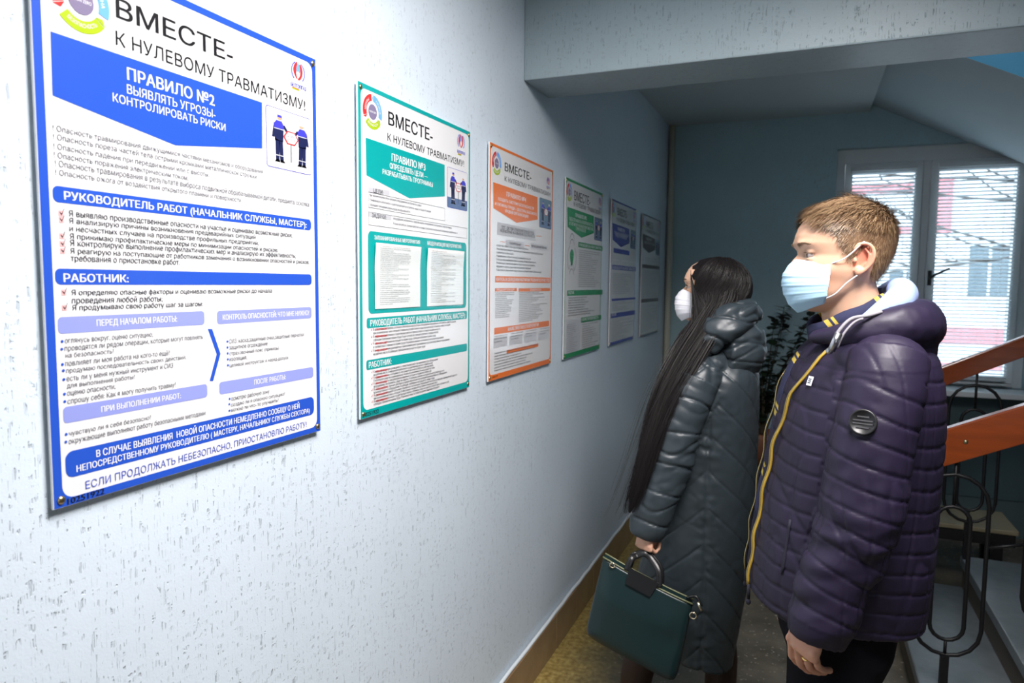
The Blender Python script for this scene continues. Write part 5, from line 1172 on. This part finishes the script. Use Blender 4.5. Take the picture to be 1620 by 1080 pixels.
wob = vnoise(V*[8, 8, 6], 1)*.012
qa = seam(s_arm-.02+wob, .100)
ang = np.arctan2(-(V[:, 1]-2.44), -(V[:, 0]-.70))
sd_ = np.abs(np.abs(ang)-1.75)     # side seam runs down the flank; chevrons meet on it
qb = seam(V[:, 2]+sd_*.165+wob*.6, .118); qs = 1-np.exp(-(sd_/.05)**2)
gath = np.exp(-(sd_/.22)**2); fold = vnoise(np.stack([V[:, 0]*10, V[:, 1]*10, V[:, 2]*55], 1), 4)
ef = .35+1.0*np.exp(-((s_arm-.30)/.10)**2)+.9*np.exp(-((s_arm-.52)/.08)**2)
fa = vnoise(np.stack([V[:, 0]*9+V[:, 2]*14, V[:, 1]*9, V[:, 2]*30-V[:, 0]*14], 1), 7)
def ridge(P, sd): return np.clip((1-np.abs(vnoise(P, sd)))-.72, 0, 1)/.28
r1 = ridge(np.stack([V[:, 0]*9+V[:, 2]*16, V[:, 1]*9, V[:, 2]*24-V[:, 0]*12], 1), 17); r2 = ridge(np.stack([V[:, 0]*16-V[:, 2]*8, V[:, 1]*16, V[:, 2]*18+V[:, 0]*12], 1), 19)
disp = np.where(onarm, .0075*qa+.0050*ef*fa-.0050*r1*ef, .0050*qb*qs+.0036*gath*fold+.0025*vnoise(V*[11, 11, 8], 8)-.0030*r2*(.3+gath))
disp += .0013*vnoise(V*[50, 50, 40], 9)
setv(me, V+N*disp[:, None]); coat = objm('coat', me, M_coat, wom)
# hood folded on the shoulders
hd_ = ([(.665, 2.325, 1.425), (.705, 2.315, 1.470), (.765, 2.325, 1.530), (.808, 2.38, 1.560), (.815, 2.44, 1.562), (.800, 2.51, 1.555), (.745, 2.55, 1.52), (.68, 2.55, 1.45)], [(.030, .025), (.045, .035), (.052, .040), (.050, .042), (.050, .042), (.050, .042), (.045, .04), (.03, .03)])
hb_ = ([(.760, 2.345, 1.440), (.805, 2.39, 1.440), (.818, 2.44, 1.436), (.805, 2.50, 1.440), (.76, 2.53, 1.45)], [(.070, .050), (.088, .062), (.092, .064), (.088, .062), (.07, .05)])
me = mk([hd_, hb_], .0045, 4); V, N = getv(me)
qh = seam(V[:, 2]+.25*(V[:, 0]-.75)+vnoise(V*12, 2)*.015, .062)
V = V+N*(.006*qh-.005*np.clip((1-np.abs(vnoise(np.stack([V[:, 0]*16+V[:, 2]*14, V[:, 1]*12, V[:, 2]*26-V[:, 0]*14], 1), 23)))-.72, 0, 1)/.28+.0060*vnoise(np.stack([V[:, 0]*18+V[:, 2]*20, V[:, 1]*12, V[:, 2]*42-V[:, 0]*20], 1), 5)+.0015*vnoise(V*55, 6))[:, None]; setv(me, V); objm('hood', me, M_coat, wom)
# tights, boots
M_ti = mat('dark_brown_tights', (.030, .012, .008), .55)
me = union([tube(L[3:], np.interp(np.linspace(0, 1, len(L)-3), [0, .45, .65, .8, 1], [.078, .061, .055, .053, .037]), 22) for L in wl], .007, 2); objm('tights', me, M_ti, wom)
M_bt = mat('black_suede_boot', (.010, .009, .009), .7)
for L in wl:
    mbo(MB().add(*shoe(L[-1][0], L[-1][1], fwd, w_=.042, h_=.07)).tube([tuple(L[-1]+[0, 0, -.03]), tuple(L[-1]+[0, 0, .10])], [.045, .043], 18), 'boot', M_bt, wom)
# ================================================================ handbag
M_bag = mat('dark_green_leather', (.006, .020, .022), .36, bump=(220, .2, .0008), spec=.4, coat=.06, var=(4, .2))
M_bagd = mat('black_leather', (.008, .008, .009), .35)
bag = thing('handbag', 'dark green leather handbag with black handles hanging from the woman\'s hand', 'handbag', (.55, 2.16, .42))
# outline of the near face in x, z (top edge sagging), depth along y
fr_ = []
TOPL, TOPR, BOTR, BOTL = np.array([.425, .772]), np.array([.712, .668]), np.array([.668, .408]), np.array([.372, .505])
NB = 44; rows = 26; R0 = []
for j in range(rows+1):
    t = j/rows; l = BOTL+(TOPL-BOTL)*t; r = BOTR+(TOPR-BOTR)*t; ring = []
    wdt = np.interp(t, [0, .04, .12, .6, 1], [.030, .046, .054, .046, .016]); c = (l+r)/2; ex = (r-l)/2
    for q in np.linspace(0, 2*PI, NB+1)[:-1]:
        cc, ss = math.cos(q), math.sin(q); u = math.copysign(abs(cc)**.30, cc); v_ = math.copysign(abs(ss)**.55, ss); kk = np.interp(t, [0, .05, .12], [.93, .985, 1])
        p = c+ex*u*kk; sag = -.006*(1-u*u)*(t**4)
        dent = -.012*math.exp(-((u-.72)/.22)**2-((t-.50)/.18)**2)*(ss < 0)+.006*math.exp(-((u-.45)/.2)**2-((t-.62)/.2)**2)
        ring.append((p[0], 2.165+wdt*v_*(1 if abs(cc) < .98 else 1)+(dent if ss < 0 else 0)*-1, p[1]+sag))
    R0.append(ring)
R0.append([(p[0]*.999, 2.165+(p[1]-2.165)*.5, p[2]-.012) for p in R0[-1]])
mbo(MB().add(*loft(R0)), 'bag_body', M_bag, bag)
ex = (TOPR-TOPL)/np.linalg.norm(TOPR-TOPL)
def bp(s_, y, up): q = TOPL+ex*s_+np.array([-ex[1], ex[0]])*up; return (q[0], y, q[1])
rim = MB(); rim.tube([bp(s_, 2.149, .001-.006*(1-(2*s_/.305-1)**2)) for s_ in np.linspace(.0, .305, 12)], .0028, 8); rim.tube([bp(s_, 2.181, .001-.006*(1-(2*s_/.305-1)**2)) for s_ in np.linspace(.0, .305, 12)], .0028, 8)
mbo(rim, 'bag_rim', mat('olive_edge_paint', (.14, .15, .07), .4), bag)
tabm = MB()
v = [bp(.090, 2.1425, .012), bp(.190, 2.1425, .012), bp(.182, 2.130, -.036), bp(.098, 2.130, -.036)]; v2 = [(a, b+.006, c) for a, b, c in v]
tabm.add(v+v2, [(0, 3, 2, 1), (4, 5, 6, 7), (0, 1, 5, 4), (1, 2, 6, 5), (2, 3, 7, 6), (3, 0, 4, 7)]); mbo(tabm, 'handle_patch', M_bagd, bag, False)
gx, gz = .552, .795
for yy, in ((2.148,), (2.184,)):
    a = bp(.085, yy, -.002); b = bp(.195, yy, -.002)
    y2 = 2.186+(yy-2.166)*.4; h = catmull([a, (a[0]+.012, yy+(y2-yy)*.4, a[2]+.035), (gx-.022, y2, gz-.012), (gx, y2, gz-.002), (gx+.022, y2, gz-.014), (b[0]-.004, yy+(y2-yy)*.4, b[2]+.045), b], 6)
    mbo(MB().tube(h, [(.0038, .0105)]*len(h), 10), 'handle', M_bagd, bag)
mt = mat('pale_gold_metal', (.75, .66, .48), .25, 1.)
def dring(c, r, n='x'):
    pts = [(c[0]+r*math.cos(a), c[1]-.002, c[2]+r*math.sin(a)) for a in np.linspace(0, 2*PI, 17)[:-1]]; return MB().tube(pts, .0022, 8, closed=True)
mbo(dring((TOPL[0]+.035, 2.142, TOPL[1]-.018), .008), 'metal_ring', mt, bag); mbo(dring((TOPR[0]+.004, 2.140, TOPR[1]-.030), .010), 'metal_ring', mt, bag)
k_ = MB().tube(catmull([(TOPR[0]-.02, 2.165, TOPR[1]+.010), (TOPR[0]+.008, 2.165, TOPR[1]+.020), (TOPR[0]+.026, 2.160, TOPR[1]-.006)], 5), .005, 8); mbo(k_, 'strap_end', M_bagd, bag)
k_ = MB().tube([(TOPR[0]+.016, 2.145, TOPR[1]+.012), (TOPR[0]+.028, 2.142, TOPR[1]-.012)], .0042, 8); mbo(k_, 'clasp', mt, bag)
# ================================================================ potted plant by the back wall
pl = thing('potted_plant', 'tall leafy potted plant standing between the woman and the man by the back wall', 'plant', (.76, 5.10, 0))
M_pot = mat('terracotta_pot', (.22, .09, .05), .7)
stl = MB(); stl.box(-.15, .15, -.15, .15, .40, .43)
for a in (-.12, .12):
    for b in (-.12, .12): stl.box(a-.014, a+.014, b-.014, b+.014, 0, .40)
ps = stl.build('stand', M_dk, pl); 
pr = loft([[(r*math.cos(a), r*math.sin(a), z) for a in np.linspace(0, 2*PI, 25)[:-1]] for z, r in ((.43, .085), (.60, .125), (.64, .130), (.64, .118), (.61, .115))])
MB().add(*pr).build('pot', M_pot, pl, smooth=True)
M_leaf = mat('dark_green_leaf', (.012, .026, .012), .5, var=(30, .5)); M_stem = mat('brown_stem', (.05, .035, .02), .8)
lr_ = random.Random(9); lm = MB(); nv_ = 0; sm_ = MB(); leaves = []
for k in range(17):
    a = lr_.uniform(0, 2*PI); h = lr_.uniform(.40, 1.02); sp = lr_.uniform(.08, .30)
    C = catmull([(0, 0, .61), (.3*sp*math.cos(a), .3*sp*math.sin(a), .61+h*.4), (sp*math.cos(a), .7*sp*math.sin(a), .61+h*.8), (sp*1.3*math.cos(a), .8*sp*math.sin(a), .61+h)], 6)
    sm_.tube(C, np.linspace(.005, .0018, len(C)), 6)
    for p in C[4:]:
        for q in range(3):
            leaves.append((p, lr_.uniform(0, 2*PI), lr_.uniform(-.5, .7), lr_.uniform(.022, .036)))
sm_.build('stem', M_stem, pl, smooth=True)
lme = None
for i, (p, a, e, s_) in enumerate(leaves[:900]):
    if i < 290:
        if lme is None:
            q = MB(); prof = [(0, 0), (.25, .28), (.55, .36), (.85, .2), (1, 0)]
            V_ = []
            for t, ww in prof: V_ += [(t, -ww, -.12*t*t+.10*ww), (t, 0, -.12*t*t), (t, ww, -.12*t*t+.10*ww)]
            F_ = [(3*j+c, 3*j+3+c, 3*j+4+c, 3*j+1+c) for j in range(4) for c in (0, 1)]
            lo_ = q.add(V_, F_).build('leaf', M_leaf, pl, smooth=True); lme = lo_.data; LV, LF = V_, F_
        else: lo_ = bpy.data.objects.new('leaf', lme); COL.objects.link(lo_); lo_.parent = pl
        lo_.location = tuple(p); lo_.rotation_euler = (0, -e, a); lo_.scale = (s_*2.2,)*3
    else:
        Mx = np.array(Matrix.Rotation(a, 3, 'Z')@Matrix.Rotation(-e, 3, 'Y')); lm.add(np.array(LV)@Mx.T*s_*2.2+np.array(p), LF)
if lm.v: fo = lm.build('foliage', M_leaf, pl, smooth=True); fo['kind'] = 'stuff'
